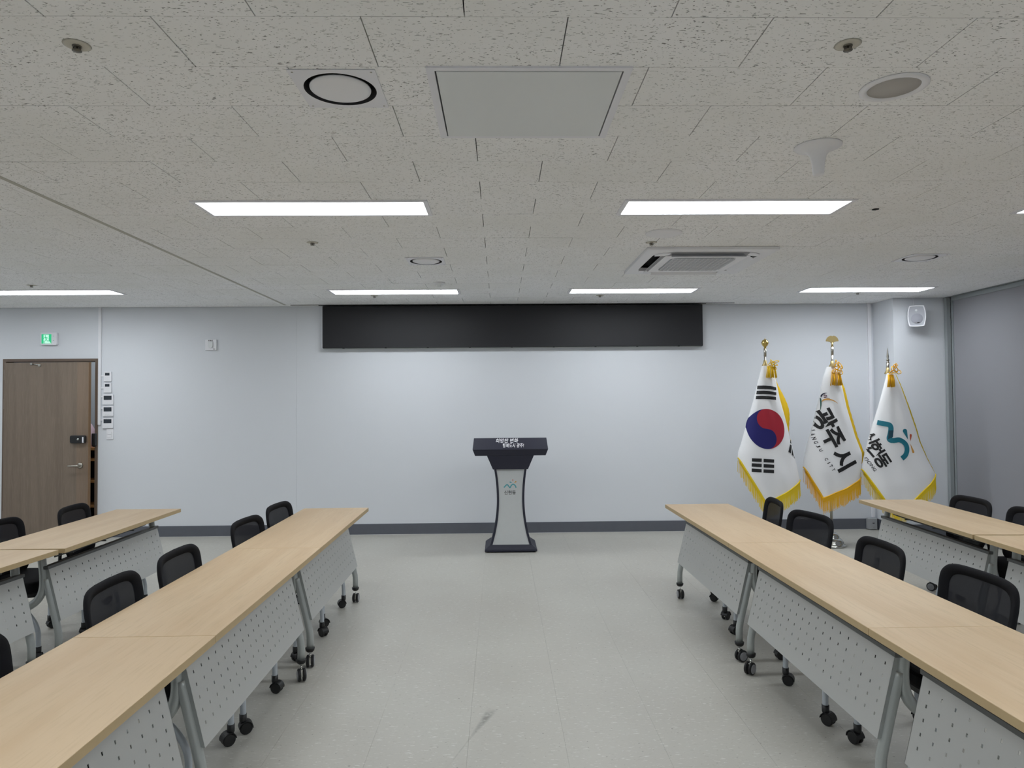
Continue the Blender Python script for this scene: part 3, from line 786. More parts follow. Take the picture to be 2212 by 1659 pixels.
class Flag:
    def __init__(s, d, bul=.11, seed=0):
        s.y = d['y']; s.L = d['L']; s.R = d['R']; s.tip = d['tip']; s.bul = bul; s.seed = seed
        s.zt = min(s.L[0][1], s.R[0][1]); s.zl = s.L[-1][1]; s.zr = s.R[-1][1]
        s.st = 2*(s.tip[0]-s.L[-1][0])/(s.R[-1][0]-s.L[-1][0])-1
    def xl(s, z): return interp(s.L, z)
    def xr(s, z): return interp(s.R, z)
    def zb(s, q):
        if q < s.st: t = (q+1)/(s.st+1); return s.zl+(s.tip[1]-s.zl)*t-.02*math.sin(PI*t)*(1-t)
        t = (1-q)/(1-s.st); return s.zr+(s.tip[1]-s.zr)*t-.008*math.sin(PI*t)
    def s_of(s, x, z):
        a, c = s.xl(z), s.xr(z); return 2*(x-a)/(c-a)-1
    def depth(s, q, z):
        k = max(0, min(1, (s.zt-z)/(s.zt-s.tip[1])))
        bl_ = (.035+s.bul*min(1, k*1.25))*math.sqrt(max(0, 1-min(1, q*q)**1.3))
        wr = .004*math.sin(9*q+6*z+s.seed)*(1-q*q)*min(1, k*3)+.003*math.sin(14*(q*.5+z)+2*s.seed)*(1-q*q)
        return s.y-bl_-wr
    def pt(s, q, t):
        z = s.zt+(s.zb(q)-s.zt)*t; a, c = s.xl(z), s.xr(z)
        return (a+(c-a)*(q+1)/2, s.depth(q, z), z)

def fine(vs, fs, L=.035):
    bm = bmesh.new(); V = [bm.verts.new((x, z, 0)) for x, z in vs]
    for f in fs:
        try: bm.faces.new([V[i] for i in f])
        except ValueError: pass
    bmesh.ops.triangulate(bm, faces=bm.faces)
    for _ in range(6):
        e = [e for e in bm.edges if e.calc_length() > L]
        if not e: break
        bmesh.ops.subdivide_edges(bm, edges=e, cuts=1); bmesh.ops.triangulate(bm, faces=bm.faces)
    bm.verts.index_update(); out = ([(v.co.x, v.co.y) for v in bm.verts], [tuple(v.index for v in f.verts) for f in bm.faces]); bm.free(); return out

def decal(fg, root, name, vs, fs, m, lim=.988, lift=.005, L=.02):
    vs, fs = fine(vs, fs, L)
    keep = []
    for f in fs:
        cx = sum(vs[i][0] for i in f)/len(f); cz = sum(vs[i][1] for i in f)/len(f)
        if abs(fg.s_of(cx, cz)) < lim: keep.append(f)
    P = [(x-root.location.x, fg.depth(fg.s_of(x, z), z)-lift-root.location.y, z) for x, z in vs]
    return MB().add(P, keep).obj(name, m, root)

def make_flag(d, base, top, label, finial, seed, fringe_m, cordm, side, bul=.11):
    fg = Flag(d, bul, seed); root = empty('flag_stand', (base[0], base[1], 0), label, 'flag', 'flags on chrome stands')
    bx, by = base; T = Vector((top[0]-bx, 0, top[1]))
    # stand
    MB().lathe([(0, 0), (.136, 0), (.143, .008), (.136, .018), (.122, .022), (.119, .045), (.106, .068), (.088, .080), (.080, .083), (.079, .100), (.070, .120), (.052, .134), (.030, .140), (.024, .16), (.024, .19), (0, .19)], 36).obj('stand_base', 'chrome', root)
    MB().tube([T*(.1/T.z), T*.45, T*.86], .013, 14).tube([T*.84, T*.97], .0115, 14).tube([T*.835, T*.85], .017, 14).tube([T*.96, T], .014, 14).obj('flag_pole', 'nickel', root)
    zz = T.z
    if finial == 'ball':
        MB().lathe([(0, 0), (.013, 0), (.010, .012), (.014, .018), (.028, .032), (.036, .052), (.036, .06), (.028, .082), (.012, .093), (.004, .096), (.004, .104), (0, .106)], 24, c=T).obj('finial_ball', 'gold', root)
    elif finial == 'fan':
        o = MB().tube([T, T+Vector((0, 0, .045))], [.012, .007], 12)
        pts = []
        for k in range(0, 25):
            a = PI*k/24; r = .064
            px_, pz_ = r*math.cos(a), .058+r*math.sin(a)*.93
            if 11 <= k <= 13: pz_ -= (.012 if k == 12 else .002)
            pts.append((T.x+px_, T.z+pz_))
        pts += [(T.x-.045, T.z+.056), (T.x-.02, T.z+.05), (T.x-.006, T.z+.038), (T.x+.006, T.z+.038), (T.x+.02, T.z+.05), (T.x+.045, T.z+.056)]
        o.prism(pts, -.006, .006).obj('finial_leaf', 'goldd', root)
    else:
        MB().lathe([(0, 0), (.014, 0), (.015, .01), (.010, .014), (.010, .022), (.016, .03), (.016, .036), (.008, .046), (.012, .07), (.008, .10), (.004, .14), (0, .165)], 16, c=T).obj('finial_spear', 'nickel', root)
    # cloth: closed drape
    nq, nt_ = 84, 72; vs = []
    for i in range(nq+1):
        q = -1+2*i/nq
        for j in range(nt_+1):
            x, y, z = fg.pt(q, j/nt_); vs.append((x-bx, y-by, z))
    fs = [(i*(nt_+1)+j, (i+1)*(nt_+1)+j, (i+1)*(nt_+1)+j+1, i*(nt_+1)+j+1) for i in range(nq) for j in range(nt_)]
    n0 = len(vs); 
    for i in range(nq+1):
        q = -1+2*i/nq
        for j in range(nt_+1):
            x, y, z = fg.pt(q, j/nt_); k = math.sqrt(max(0, 1-q*q)); zb_ = z+(.03*k*j/nt_)
            vs.append((x-bx, fg.y+.035*k-by, zb_))
    fs += [(n0+i*(nt_+1)+j, n0+i*(nt_+1)+j+1, n0+(i+1)*(nt_+1)+j+1, n0+(i+1)*(nt_+1)+j) for i in range(nq) for j in range(nt_)]
    MB().add(vs, fs, 0, True).obj('flag_cloth', 'cloth', root, merge=True)
    # fringe along the lower edge
    fr_ = MB(); hd = []; net = MB(); N = 150
    for i in range(N+1):
        q = -1+2*i/N; x, y, z = fg.pt(q, 1.0); x -= bx; y -= by
        hd.append((x, y-.004, z))
    random.seed(seed+3)
    for i in range(N):
        x, y, z = hd[i]; ln = random.uniform(.135, .172); dx = random.uniform(-.004, .004)
        r = .0021
        for a, c_, zz_ in ((r, 0, 0),):
            y2 = y+.002; zt_ = z-.03
            vs = [(x-r, y2, zt_), (x+r, y2, zt_), (x, y2+r*1.6, zt_), (x+dx-r, y2, z-ln), (x+dx+r, y2, z-ln), (x+dx, y2+r*1.6, z-ln)]
            fr_.add(vs, [(0, 1, 4, 3), (1, 2, 5, 4), (2, 0, 3, 5)])
        if i+3 < N:
            for (aa, bb_) in ((0, 3), (3, 0)):
                p, q_ = Vector(hd[i+aa]), Vector(hd[i+bb_])
                for za, zb_ in ((0, -.022), (-.022, -.044)):
                    u, v_ = (p+Vector((0, 0, za))), (q_+Vector((0, 0, zb_)))
                    w_ = .0019; net.add([(u.x-w_, u.y-.001, u.z), (u.x+w_, u.y-.001, u.z), (v_.x+w_, v_.y-.001, v_.z), (v_.x-w_, v_.y-.001, v_.z)], [(0, 1, 2, 3)])
    fr_.obj('fringe', fringe_m, root, kind='stuff'); net.obj('fringe_netting', fringe_m, root, kind='stuff')
    MB().tube(hd, .006, 8).obj('fringe_heading', fringe_m, root)
    # cord or folded fringe down the right edge
    z0, z1, wmax = side; b = MB(); n = 40; Lp, Rp = [], []
    for i in range(n+1):
        z = z0+(z1-z0)*i/n; x = fg.xr(z); wd = wmax(i/n)
        Lp.append((x-.006, z)); Rp.append((x+wd+.002*math.sin(i*2.2), z))
    vs = [(x-bx, fg.y-by-.004, z) for x, z in Lp]+[(x-bx, fg.y-by, z) for x, z in Rp]+[(x-bx, fg.y-by+.008, z) for x, z in Lp]
    m = n+1
    fs = []
    for i in range(n): fs += [(i, i+1, m+i+1, m+i), (m+i, m+i+1, 2*m+i+1, 2*m+i)]
    b.add(vs, fs, 0, True).obj('edge_cord', cordm, root)
    # cap and tassel at the top
    cx = (fg.L[0][0]+fg.R[0][0])/2-bx; cy = fg.y-.05-by; ct = fg.zt
    MB().lathe([(.014, .06), (.018, .03), (.034, .0), (.034, -.004), (0, -.004)], 16, c=(T.x*ct/T.z, 0, ct)).obj('flag_cap', 'goldd', root)
    return fg, root, Vector((cx, cy, ct))

def tassel(root, c, m, wd, ln, loops, seed):
    random.seed(seed); b = MB()
    for i in range(46):
        a = random.uniform(0, 2*PI); r = math.sqrt(random.random())
        x0, y0 = c[0]+.35*wd*r*math.cos(a), c[1]+.012*math.sin(a)*r; x1, y1 = c[0]+.52*wd*r*math.cos(a), c[1]+.02*math.sin(a)*r-.006
        b.tube([(x0, y0, c[2]), ((x0+x1)/2+random.uniform(-.002, .002), (y0+y1)/2-.006, c[2]-ln*.5), (x1, y1, c[2]-ln+random.uniform(-.006, .006))], .0032, 5)
    b.obj('tassel', m, root)
    k = MB()
    for (ox, oz, rx, rz, tilt) in loops:
        pts = []
        for i in range(17):
            a = 2*PI*i/16; x, z = rx*math.cos(a), rz*math.sin(a)
            pts.append((c[0]+ox+x*math.cos(tilt)-z*math.sin(tilt), c[1]-.012+.008*math.sin(2*a), c[2]+oz+x*math.sin(tilt)+z*math.cos(tilt)))
        k.tube(pts, .0042, 6)
    k.obj('knotted_cord', m, root)

F1 = {"y": 7.1, "L": [[2.727, 1.889], [2.67, 1.679], [2.62, 1.493], [2.52, 1.172], [2.487, 1.058], [2.454, 0.968], [2.451, 0.911]], "R": [[2.825, 1.859], [2.864, 1.683], [2.897, 1.511], [2.946, 1.324], [2.99, 1.13], [3.033, 0.943], [3.053, 0.848], [3.084, 0.681]], "tip": [2.683, 0.462]}
F2 = {"y": 7.10, "L": [[3.396, 1.844], [3.355, 1.735], [3.325, 1.607], [3.307, 1.519], [3.268, 1.379], [3.229, 1.23], [3.167, 1.018], [3.133, 0.874], [3.131, 0.849], [3.128, 0.81]], "R": [[3.493, 1.853], [3.51, 1.733], [3.55, 1.626], [3.588, 1.424], [3.647, 1.211], [3.671, 1.122], [3.735, 0.951], [3.735, 0.90], [3.712, 0.707]], "tip": [3.268, 0.509]}
F3 = {"y": 7.04, "L": [[3.993, 1.769], [3.944, 1.605], [3.895, 1.441], [3.827, 1.242], [3.778, 1.091], [3.734, 0.926], [3.709, 0.828], [3.701, 0.789]], "R": [[4.068, 1.769], [4.126, 1.633], [4.199, 1.417], [4.267, 1.205], [4.304, 1.066], [4.38, 0.888], [4.46, 0.735]], "tip": [3.964, 0.342]}

fg, root, c = make_flag(F1, (2.735, 7.12), (2.762, 2.04), 'white flag with red and blue round symbol and black bars, nearest the black panel', 'ball', 1, 'lemon', 'yellow',
                        (1.80, 1.05, lambda t: .006+.062*max(0, math.sin(PI*min(1, max(0, (t-.12)/.75))))**1.5))
tassel(root, (c.x+.012, c.y-.01, 1.852), 'yellow', .115, .118, [(-.01, .02, .018, .014, .3), (.015, .028, .016, .02, -.4), (.02, .0, .02, .012, .8), (0, .045, .008, .022, .2), (.05, .045, .03, .008, .2), (.045, .015, .02, .01, -.2), (.035, -.02, .014, .02, .2)], 5)
(tcx, tcz), rx, rz = [2.721, 1.2105], .186, .2033
def half(sign):
    vs, fs = [], []; nz, nx = 96, 16
    for i in range(nz+1):
        h = -1+2*i/nz; h = math.sin(h*PI/2); e = math.sqrt(max(0, 1-h*h))
        # dividing line: upper half bulges left, lower half bulges right
        k = math.sqrt(max(0, .25-(abs(h)-.5)**2)); dv = -k if h > 0 else k
        a, c_ = (-e, dv) if sign < 0 else (dv, e)
        for j in range(nx+1): vs.append((tcx+rx*(a+(c_-a)*j/nx), tcz+rz*h))
    for i in range(nz):
        for j in range(nx): a = i*(nx+1)+j; fs.append((a, a+1, a+nx+2, a+nx+1))
    return vs, fs
for sg, nm, m_ in ((1, 'symbol_red', 'red'), (-1, 'symbol_blue', 'blue')):
    vs, fs = half(sg)
    P = [(x-root.location.x, fg.depth(fg.s_of(x, z), z)-.005-root.location.y, z) for x, z in vs]
    MB().add(P, fs, 0, True).obj(nm, m_, root)
geon = [[[2.6634, 1.6529], [2.7129, 1.653], [2.7781, 1.6488], [2.8451, 1.633], [2.8431, 1.6047], [2.7766, 1.6146], [2.7101, 1.6177], [2.6559, 1.6163]], [[2.6522, 1.6], [2.7048, 1.6005], [2.7716, 1.5945], [2.8426, 1.5825], [2.8385, 1.5522], [2.77, 1.5633], [2.7023, 1.5663], [2.6445, 1.5646]], [[2.6423, 1.5494], [2.6972, 1.5492], [2.7644, 1.5442], [2.8332, 1.5351], [2.8309, 1.504], [2.762, 1.512], [2.6949, 1.515], [2.6354, 1.514]]]
gon = [[[2.5576, 0.9146], [2.6522, 0.912], [2.6492, 0.8773], [2.5559, 0.8818]], [[2.6706, 0.9091], [2.7747, 0.9029], [2.7712, 0.8694], [2.6687, 0.8744]], [[2.5546, 0.8648], [2.6496, 0.8596], [2.6464, 0.826], [2.5521, 0.8301]], [[2.6682, 0.8566], [2.7716, 0.8497], [2.7698, 0.8171], [2.6661, 0.8221]], [[2.5517, 0.8122], [2.6455, 0.8063], [2.6429, 0.7729], [2.5501, 0.7774]], [[2.6643, 0.8044], [2.7686, 0.7972], [2.7674, 0.7645], [2.6617, 0.771]]]
gam = [[[2.9667, 1.0509], [2.9906, 1.0367], [2.9669, 0.9578], [2.9351, 0.9755]], [[2.9787, 1.0935], [2.9864, 1.0899], [2.989, 1.0545], [2.9718, 1.0654]], [[2.9978, 1.0097], [3.0037, 0.9272], [2.9763, 0.9456]], [[3.011, 0.9363], [3.0203, 0.9004], [3.0082, 0.9142]]]
for p in geon+gon+gam: decal(fg, root, 'symbol_bar', [tuple(q) for q in p], [tuple(range(len(p)))], 'ink', lim=.999)

fg, root, c = make_flag(F2, (3.40, 7.09), (3.452, 2.05), 'white flag with large black lettering and small bird mark, middle of three', 'fan', 2, 'amber', 'yellow',
                        (1.76, .84, lambda t: .022+.012*min(1, t*3)))
tassel(root, (c.x+.02, c.y-.01, 1.775), 'amber', .135, .125, [(-.02, .02, .03, .016, .2), (.015, .02, .03, .014, -.2), (.03, .05, .025, .018, .9), (.0, .07, .02, .03, .1), (-.005, .10, .012, .035, .1), (.035, .08, .012, .04, .5), (.04, .01, .018, .024, .1), (-.04, .01, .014, .014, .5)], 6)
ANG = -math.atan2(.204, .096)
for ch, (x, z), s in (('광', (3.3235, 1.302), .225), ('주', (3.3955, 1.117), .215), ('시', (3.483, .902), .225)):
    TT = text_tris(ch, .032); vs, fs = place_text(TT, (x, z), s*.92, s, ANG, True)
    decal(fg, root, 'lettering', vs, fs, 'ink')
en2 = [['W', 3.2193, 1.1882], ['A', 3.2157, 1.1477], ['N', 3.2196, 1.1085], ['G', 3.2298, 1.0675], ['J', 3.2445, 1.0305], ['U', 3.2659, 0.9895], ['C', 3.3108, 0.8993], ['I', 3.3328, 0.862], ['T', 3.3525, 0.8306], ['Y', 3.3746, 0.7933]]
for i, (ch, x, z) in enumerate(en2):
    TT = text_tris(ch, .022); vs, fs = place_text(TT, (x, z), (.007 if ch == 'I' else (.024 if i else .016)), .034, ANG-.25*max(0, 1-i/5), True)
    decal(fg, root, 'lettering', vs, fs, 'ink')
for nm, pts, wds, m_ in (('emblem_stroke', [[3.3156, 1.5292], [3.3207, 1.5474], [3.3322, 1.5625], [3.3485, 1.5704], [3.3651, 1.5714]], [.004, .010, .011, .007, .002], 'navyp'),
                        ('emblem_stroke', [[3.3108, 1.5221], [3.3097, 1.4928], [3.3054, 1.4515], [3.2962, 1.3981]], [.004, .010, .009, .003], 'green'),
                        ('emblem_stroke', [[3.3479, 1.5604], [3.3362, 1.5473], [3.3569, 1.5472], [3.3596, 1.5361], [3.335, 1.5291], [3.3572, 1.5231], [3.3886, 1.512]], [.003, .006, .007, .006, .006, .006, .002], 'purple'),
                        ('emblem_stroke', [[3.3154, 1.4848], [3.3347, 1.5029], [3.3646, 1.507], [3.4042, 1.4999], [3.4349, 1.4869], [3.465, 1.4638]], [.005, .014, .017, .011, .008, .002], 'orange')):
    vs, fs = ribbon(pts, wds, 4); decal(fg, root, nm, vs, fs, m_, lim=.999)

fg, root, c = make_flag(F3, (3.985, 7.07), (4.018, 1.875), 'white flag with teal wave emblem in front of the pillar, rightmost of three', 'spear', 3, 'lemon', 'lemon',
                        (1.76, .745, lambda t: .012+.008*math.sin(PI*t)), bul=.10)
tassel(root, (c.x-.038, c.y-.01, 1.755), 'amber', .085, .125, [(0, .02, .02, .012, .3), (.03, .03, .028, .014, -.1), (.045, .055, .02, .03, .5), (.08, .025, .02, .02, .3), (.02, .06, .02, .02, .9), (.04, .085, .016, .02, .2), (.055, .10, .008, .014, .2)], 8)
wave3 = [[3.8543, 1.2678], [3.8954, 1.2566], [3.9503, 1.2444], [3.967, 1.2246], [3.9673, 1.1949], [3.9581, 1.1471], [3.9473, 1.1082], [3.9553, 1.0885], [3.9875, 1.0849], [4.0436, 1.0905], [4.0906, 1.0673], [4.1176, 1.0287], [4.1177, 0.9774], [4.094, 0.9323], [4.0575, 0.9038]]
vs, fs = ribbon(wave3, .050, 4); decal(fg, root, 'emblem_wave', vs, fs, 'teal', lim=.999)
dark3 = [[3.9445, 1.186], [3.990, 1.188], [3.979, 1.120], [3.9335, 1.098]]
decal(fg, root, 'emblem_fold', [tuple(q) for q in dark3], [(0, 1, 2, 3)], 'dteal', lift=.0065)
for (a, c_), m_, wd in zip([[[4.106, 1.200], [4.138, 1.092]], [[4.172, 1.148], [4.164, 1.076]], [[4.188, 0.956], [4.158, 1.055]]], ('teal', 'verm', 'orange'), (.042, .024, .024)):
    vs, fs = drop(a, c_, wd); decal(fg, root, 'emblem_drop', vs, fs, m_, lim=.999)
ANG3 = -math.atan2(.21, .115)
for ch, (x, z), s in (('신', (3.779, 1.108), .13), ('현', (3.817, 1.000), .14), ('동', (3.870, .882), .15)):
    TT = text_tris(ch, .03); vs, fs = place_text(TT, (x, z), s*.9, s, ANG3, True)
    decal(fg, root, 'lettering', vs, fs, 'ink', L=.02)
TT = text_tris('SINHYEON-DONG', .006)
ex_, ez_ = 3.785, .772; Ln = .40; ox, oz = ex_-Ln*math.cos(ANG3), ez_-Ln*math.sin(ANG3)
vs, fs = place_text(TT, (ox, oz), Ln, .030, ANG3); decal(fg, root, 'lettering', vs, fs, 'ink', L=.02)

# ================================================================== TABLES
# local frame: aisle edge at x=0, chairs towards +x, row along y; front towards -x
TL = 1.455; TW = .492; TZ = .70
def castor_mesh(R, wd, disc=True):
    b = MB()
    for s in (-1, 1):
        b.lathe([(0, s*.006), (R*.9, s*.006), (R, s*(.006+wd*.25)), (R, s*(.006+wd*.75)), (R*.86, s*(.006+wd)), (0, s*(.006+wd))], 20, c=(0, .012, R), axis='X', mi=0, smooth=False)
        if disc: b.lathe([(0, s*(.0063+wd)), (R*.74, s*(.0063+wd)), (R*.70, s*(.0085+wd)), (0, s*(.0085+wd))], 20, c=(0, .012, R), axis='X', mi=1, smooth=False)
    b.box(-.005, .005, -.008, .024, R*.75, R*1.85, 2)
    b.tube([(0, 0, R*1.7), (0, 0, R*2.35)], .006, 8, 2)
    return b.mesh('castor_wheel', ['rubber', 'disc', 'chrome'])
CW = castor_mesh(.034, .015)
capm = MB().lathe([(0, 0), (.016, .0), (.024, .008), (.0265, .020), (.0265, .024), (0, .024)], 18).mesh('leg_cap', 'rubber')

def panel_mesh():
    # perforated sheet: local coords along y and down the slant
    Lp, hp = 1.292, .305; cols, rows = 19, 5; hw, hh = .0075, .0115
    ys = [-Lp/2]; cy0 = -(cols-1)*.0665/2
    for i in range(cols): ys += [cy0+i*.0665-hw/2, cy0+i*.0665+hw/2]
    ys.append(Lp/2); ts = [0]
    for j in range(rows): ts += [.042+j*.0475-hh/2, .042+j*.0475+hh/2]
    ts.append(hp)
    A = Vector((.140, 0, .567)); B = Vector((.068, 0, .268)); D = (B-A).normalized(); Nn = Vector((D.z, 0, -D.x))
    if Nn.x > 0: Nn = -Nn
    b = MB(); ny_, nt2 = len(ys), len(ts); TH = .0016
    for side in (0, 1):
        b.v += [tuple(A+D*t+Vector((0, y, 0))-Nn*(TH*side)) for y in ys for t in ts]
    o = ny_*nt2
    hole = lambda i, j: i % 2 == 1 and j % 2 == 1 and i < ny_-1 and j < nt2-1
    for i in range(ny_-1):
        for j in range(nt2-1):
            a, b_, c_, d_ = i*nt2+j, (i+1)*nt2+j, (i+1)*nt2+j+1, i*nt2+j+1
            if hole(i, j):
                for u, v_ in ((a, b_), (b_, c_), (c_, d_), (d_, a)): b.f.append([u, v_, v_+o, u+o]); b.mi.append(0); b.sm.append(False)
            else:
                b.f.append([a, b_, c_, d_]); b.f.append([a+o, d_+o, c_+o, b_+o]); b.mi += [0, 0]; b.sm += [False, False]
    return b.mesh('modesty_panel', 'pan'), A, D, Nn, Lp, hp
PM, PA, PD, PN, PL, PH = panel_mesh()

def make_table():
    t = empty('folding_table', (0, 0, 0), '-', 'table', 'oak topped training tables')
    MB().box(0, TW, -TL/2, TL/2, TZ-.027, TZ, 0).obj('tabletop', 'top', t, bevel=.0015)
    # edge bands
    MB().box(-.0012, .0, -TL/2+.001, TL/2-.001, TZ-.0262, TZ-.0008).box(TW, TW+.0012, -TL/2+.001, TL/2-.001, TZ-.0262, TZ-.0008)\
        .box(0.001, TW-.001, -TL/2-.001, -TL/2, TZ-.0262, TZ-.0008).box(.001, TW-.001, TL/2, TL/2+.001, TZ-.0262, TZ-.0008).obj('edge_band', 'edge', t)
    pn = mobj('modesty_panel', PM, t)
    for s in (-1, 1):   # folded side flanges
        b = MB()
        y0, y1 = sorted((s*PL/2, s*(PL/2-.002)))
        P = [PA, PA+PD*PH, PA+PD*PH+Vector((.026, 0, .006)), PA+Vector((.026, 0, .006))]
        b.add([(p.x, y0, p.z) for p in P]+[(p.x, y1, p.z) for p in P], [(0, 1, 2, 3), (7, 6, 5, 4), (0, 4, 5, 1), (1, 5, 6, 2), (2, 6, 7, 3), (3, 7, 4, 0)])
        b.obj('panel_flange', 'flange', pn)
    MB().box(PA.x-.004, PA.x+.030, -PL/2-.01, PL/2+.01, .566, .584).obj('panel_rail', 'railm', t, bevel=.002)
    # crossbar under the top and wire shelf
    MB().box(.20, .24, -TL/2+.12, TL/2-.12, TZ-.060, TZ-.0275).obj('crossbar', 'railm', t)
    b = MB(); ye = TL/2-.20
    for x, z in ((.175, .612), (.22, .608), (.27, .604), (.32, .602), (.37, .604)):
        b.tube(smooth_path([(x, -ye-.02, TZ-.03), (x, -ye, z+.01), (x, -ye+.04, z), (x, 0, z), (x, ye-.04, z), (x, ye, z+.01), (x, ye+.02, TZ-.03)], 3), .0045, 6)
    for y in (-.36, .0, .36): b.tube([(.17, y, .602), (.375, y, .598)], .0045, 6)
    b.obj('wire_shelf', 'railm', t)
    for s in (-1, 1):
        yf = s*(TL/2-.088)
        fo = MB().tube(smooth_path([(.160, yf, .51), (.142, yf, .44), (.120, yf, .35), (.097, yf, .255)], 4)+[Vector((.090, yf, .224)), Vector((.085, yf, .198)), Vector((.083, yf, .17)), Vector((.083, yf, .112))], .0195, 14).obj('front_leg', 'steel', t)
        re = MB().tube(smooth_path([(.186, yf, TZ-.029), (.180, yf, .60), (.172, yf, .52), (.174, yf, .46), (.190, yf, .41), (.225, yf, .37), (.28, yf, .34), (.35, yf, .325), (.43, yf, .275), (.485, yf, .20), (.497, yf, .15), (.498, yf, .112)], 4), .0215, 14).obj('rear_leg', 'steel', t)
        MB().box(.10, .30, yf-.022, yf+.022, TZ-.034, TZ-.0272).obj('mounting_plate', 'railm', t, bevel=.002)
        for leg, x in ((fo, .083), (re, .498)):
            mobj('leg_cap', capm, leg, (x, yf, .090)); mobj('castor_wheel', CW, leg, (x, yf, 0), random.uniform(0, 6.28))
    return t
tproto = make_table()
used = [False]
def place_table(x, y, rot, label, sy=1.0):
    if not used[0]: t = tproto; used[0] = True
    else: t = copy_tree(tproto)
    t.location = (x, y, 0); t.rotation_euler[2] = rot; t['label'] = label; t.scale[1] = sy
    for ch in t.children:
        for g in ch.children:
            if g.name.startswith('castor_wheel'): g.rotation_euler[2] = random.uniform(0, 6.28)
    return t
place_table(-1.014, 4.6475, PI+.0055, 'farthest table of the left inner row, pointing at the lectern')
place_table(-1.006, 3.1895, PI+.0055, 'middle table of the left inner row, its whole perforated front in view')
place_table(-.997, 1.7315, PI+.0055, 'nearest table of the left inner row, cut by the lower left picture corner')
place_table(1.288, 4.648, .0055, 'farthest table of the right inner row, in front of the flags', 1.0083)
place_table(1.296, 3.178, .0055, 'middle table of the right inner row, its whole perforated front in view', 1.0083)
place_table(1.304, 1.7145, .0055, 'nearest table of the right inner row, cut by the lower right picture corner')
place_table(-2.470, 4.700, PI+.010, 'far table of the left outer row, its end near the brown door')
place_table(-2.512, 3.215, PI-.045, 'near table of the left outer row, cut by the left picture edge')
place_table(2.841, 4.800, -.056, 'far table of the right outer row, its end below the rightmost flag')
place_table(2.757, 3.325, -.056, 'near table of the right outer row, cut by the right picture edge')

# ================================================================== CHAIRS
# local frame: faces +x, back at -x
CC = castor_mesh(.028, .015, False)
hoodm = MB()
arc = [(.012+.0315*math.cos(math.radians(a)), .028+.0315*math.sin(math.radians(a))) for a in range(-5, 176, 15)]
arc2 = [(.012+.0288*math.cos(math.radians(a)), .028+.0288*math.sin(math.radians(a))) for a in range(175, -6, -15)]
for k in range(len(arc)-1):
    a0, a1, b0, b1 = arc[k], arc[k+1], arc2[-1-k], arc2[-2-k]
    hoodm.prism([a0, a1, b1, b0], -.0225, .0225, 'X')
hoodm.prism([(-.012, .03), (.012, .03), (.013, .088), (-.013, .088)], -.0045, .0045, 'X')
hoodm.lathe([(.0, .05), (.013, .05), (.0165, .06), (.0165, .09), (0, .09)], 12)
hoodm = hoodm.mesh('castor_hood', 'blackp')
def back_pt(u, v):
    """u in -1..1 across, v in 0..1 upwards -> 3-D point on the back surface"""
    z = .435+.362*v; x = -.150-.062*v+.045*u*u*(.6+.4*(1-v))-.012*math.sin(PI*v)
    return Vector((x, u*.222, z))
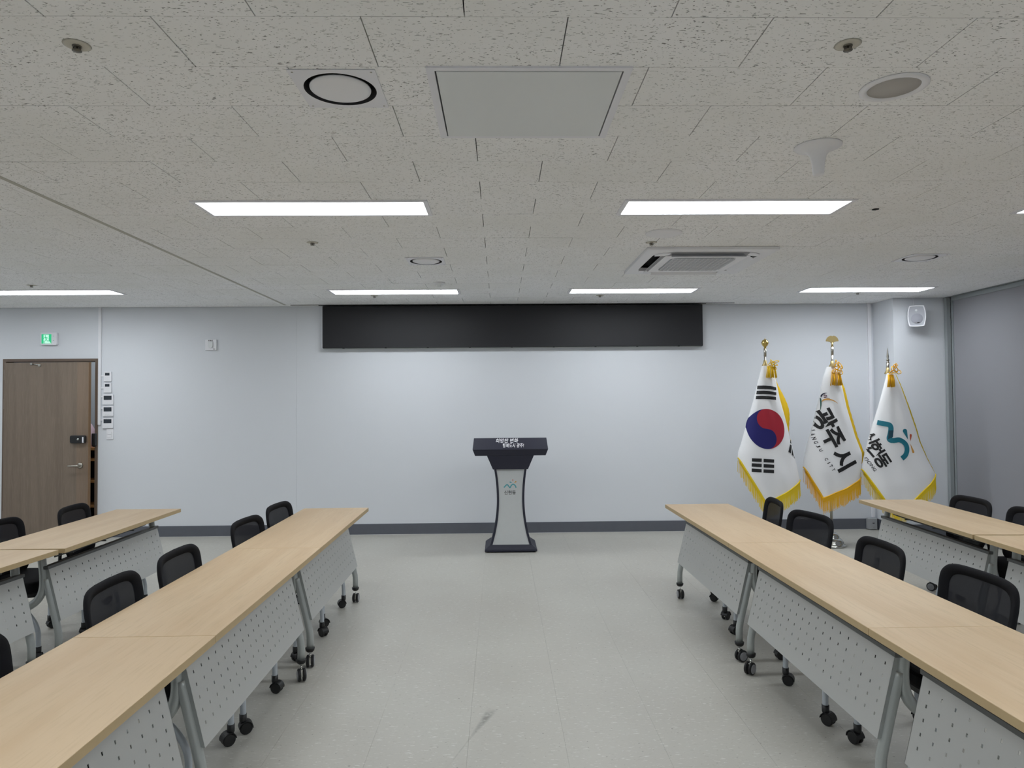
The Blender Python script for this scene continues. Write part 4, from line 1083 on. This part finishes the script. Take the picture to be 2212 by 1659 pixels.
def make_chair():
    t = empty('office_chair', (0, 0, 0), '-', 'chair', 'black mesh back chairs on castors')
    # backrest frame and mesh: concentric rounded outlines
    N = 56; outl = []
    for k in range(N):
        a = 2*PI*k/N; c_, s_ = math.cos(a), math.sin(a); e = 2/5.6
        u = (abs(c_)**e)*(1 if c_ > 0 else -1); v = (abs(s_)**e)*(1 if s_ > 0 else -1)
        wv = .86+.14*((v+1)/2)**.6
        outl.append((u*wv, (v+1)/2))
    def ring(k, dx): return [back_pt(u*k, .5+(v-.5)*(k*.98+.02*(k >= 1)))+Vector((dx, 0, 0)) for u, v in outl]
    R = [ring(1.0, 0), ring(.99, .008), ring(.94, .010), ring(.80, .004), ring(.80, -.003), ring(.94, -.010), ring(.99, -.008)]
    b = MB(); b.v = [tuple(p) for r in R for p in r]; m = len(R)
    for i in range(m):
        j = (i+1) % m
        for k in range(N): q = (k+1) % N; b.f.append([i*N+k, i*N+q, j*N+q, j*N+k]); b.mi.append(0); b.sm.append(True)
    bk = b.obj('backrest', 'fabric', t)
    ks = [.802, .6, .4, .2]; b = MB(); b.v = [tuple(p) for k_ in ks for p in ring(k_, .001)]+[tuple(back_pt(0, .5)+Vector((.001, 0, 0)))]
    for i in range(3):
        for k in range(N): q = (k+1) % N; b.f.append([i*N+k, i*N+q, (i+1)*N+q, (i+1)*N+k])
    for k in range(N): b.f.append([3*N+k, 3*N+(k+1) % N, 4*N])
    b.mi = [0]*len(b.f); b.sm = [True]*len(b.f)
    b.obj('mesh_panel', 'meshp', bk)
    # seat cushion
    MB().prism(rrect(.385, .42, .07, 5, -.008, 0), .385, .455, 'Z').obj('seat', 'fabric', t, bevel=.018)
    MB().prism(rrect(.34, .38, .05, 4, .0, 0), .365, .388, 'Z').obj('seat_pan', 'blackp', t)
    b = MB()
    for s in (-1, 1): b.tube(smooth_path([(.0, s*.15, .372), (-.13, s*.16, .372), (-.19, s*.165, .395), (-.193, s*.168, .45), (-.185, s*.17, .53)], 4), .011, 8)
    b.obj('back_support', 'blackp', t)
    MB().tube([(.02, -.205, .36), (.02, .205, .36)], .012, 10).tube([(-.06, -.205, .36), (-.06, .205, .36)], .012, 10).obj('seat_frame', 'steel2', t)
    for s in (-1, 1):
        f = MB().tube(smooth_path([(-.02, s*.215, .36), (.05, s*.217, .352), (.13, s*.22, .30), (.185, s*.222, .235), (.208, s*.223, .18), (.212, s*.224, .12), (.212, s*.224, .08)], 4), .0135, 12).obj('leg', 'steel2', t)
        r = MB().tube(smooth_path([(.01, s*.205, .36), (-.08, s*.207, .352), (-.16, s*.210, .31), (-.205, s*.213, .25), (-.226, s*.215, .18), (-.228, s*.215, .12), (-.228, s*.215, .08)], 4), .0135, 12).obj('leg', 'steel2', t)
        for leg, x, y in ((f, .212, s*.224), (r, -.228, s*.215)):
            a = random.uniform(0, 6.28)
            mobj('castor_wheel', CC, leg, (x, y, 0), a); mobj('castor_hood', hoodm, leg, (x, y, 0), a)
    return t
cproto = make_chair(); usedc = [False]
def place_chair(xt, y, rot, label):
    """xt = x of the top of the back"""
    if not usedc[0]: t = cproto; usedc[0] = True
    else: t = copy_tree(cproto)
    d = .212
    t.location = (xt+d*math.cos(rot), y+d*math.sin(rot), 0); t.rotation_euler[2] = rot; t['label'] = label
    for ch in t.children:
        if ch.name.startswith('leg'):
            a = random.uniform(0, 6.28)
            for g in ch.children: g.rotation_euler[2] = a
    return t
place_chair(-1.605, 4.98, -.09, 'black chair at the left inner row, farthest from the camera')
place_chair(-1.605, 4.36, -.09, 'black chair at the left inner row, second farthest')
place_chair(-1.61, 3.45, 0, 'black chair at the left inner row, third farthest, below the fire alarm plate')
place_chair(-1.62, 2.89, .03, 'large looking black chair at the left inner row, fourth farthest')
place_chair(-1.635, 2.08, 0, 'black chair at the left inner row, only a corner showing at the left picture edge')
place_chair(1.985, 4.93, PI-.12, 'black chair turned nearly edge on, below the red and blue flag')
place_chair(1.975, 4.34, PI+.22, 'black chair at the right inner row, below the middle flag')
place_chair(1.930, 3.45, PI, 'black chair at the right inner row, second nearest')
place_chair(1.99, 2.83, PI+.05, 'large looking black chair at the right inner row, nearest the camera')
place_chair(-3.06, 4.99, .10, 'black chair at the left outer row, in front of the brown door')
place_chair(-3.15, 4.38, 0, 'black chair at the left outer row, its back cut by the left picture edge')
place_chair(-3.090, 3.50, -.03, 'black chair at the left outer row, only its front leg showing at the left edge')
place_chair(3.41, 4.93, PI, 'black chair at the right outer row, in front of the grey blind')
place_chair(3.42, 4.375, PI-.04, 'black chair at the right outer row, cut by the right picture edge')
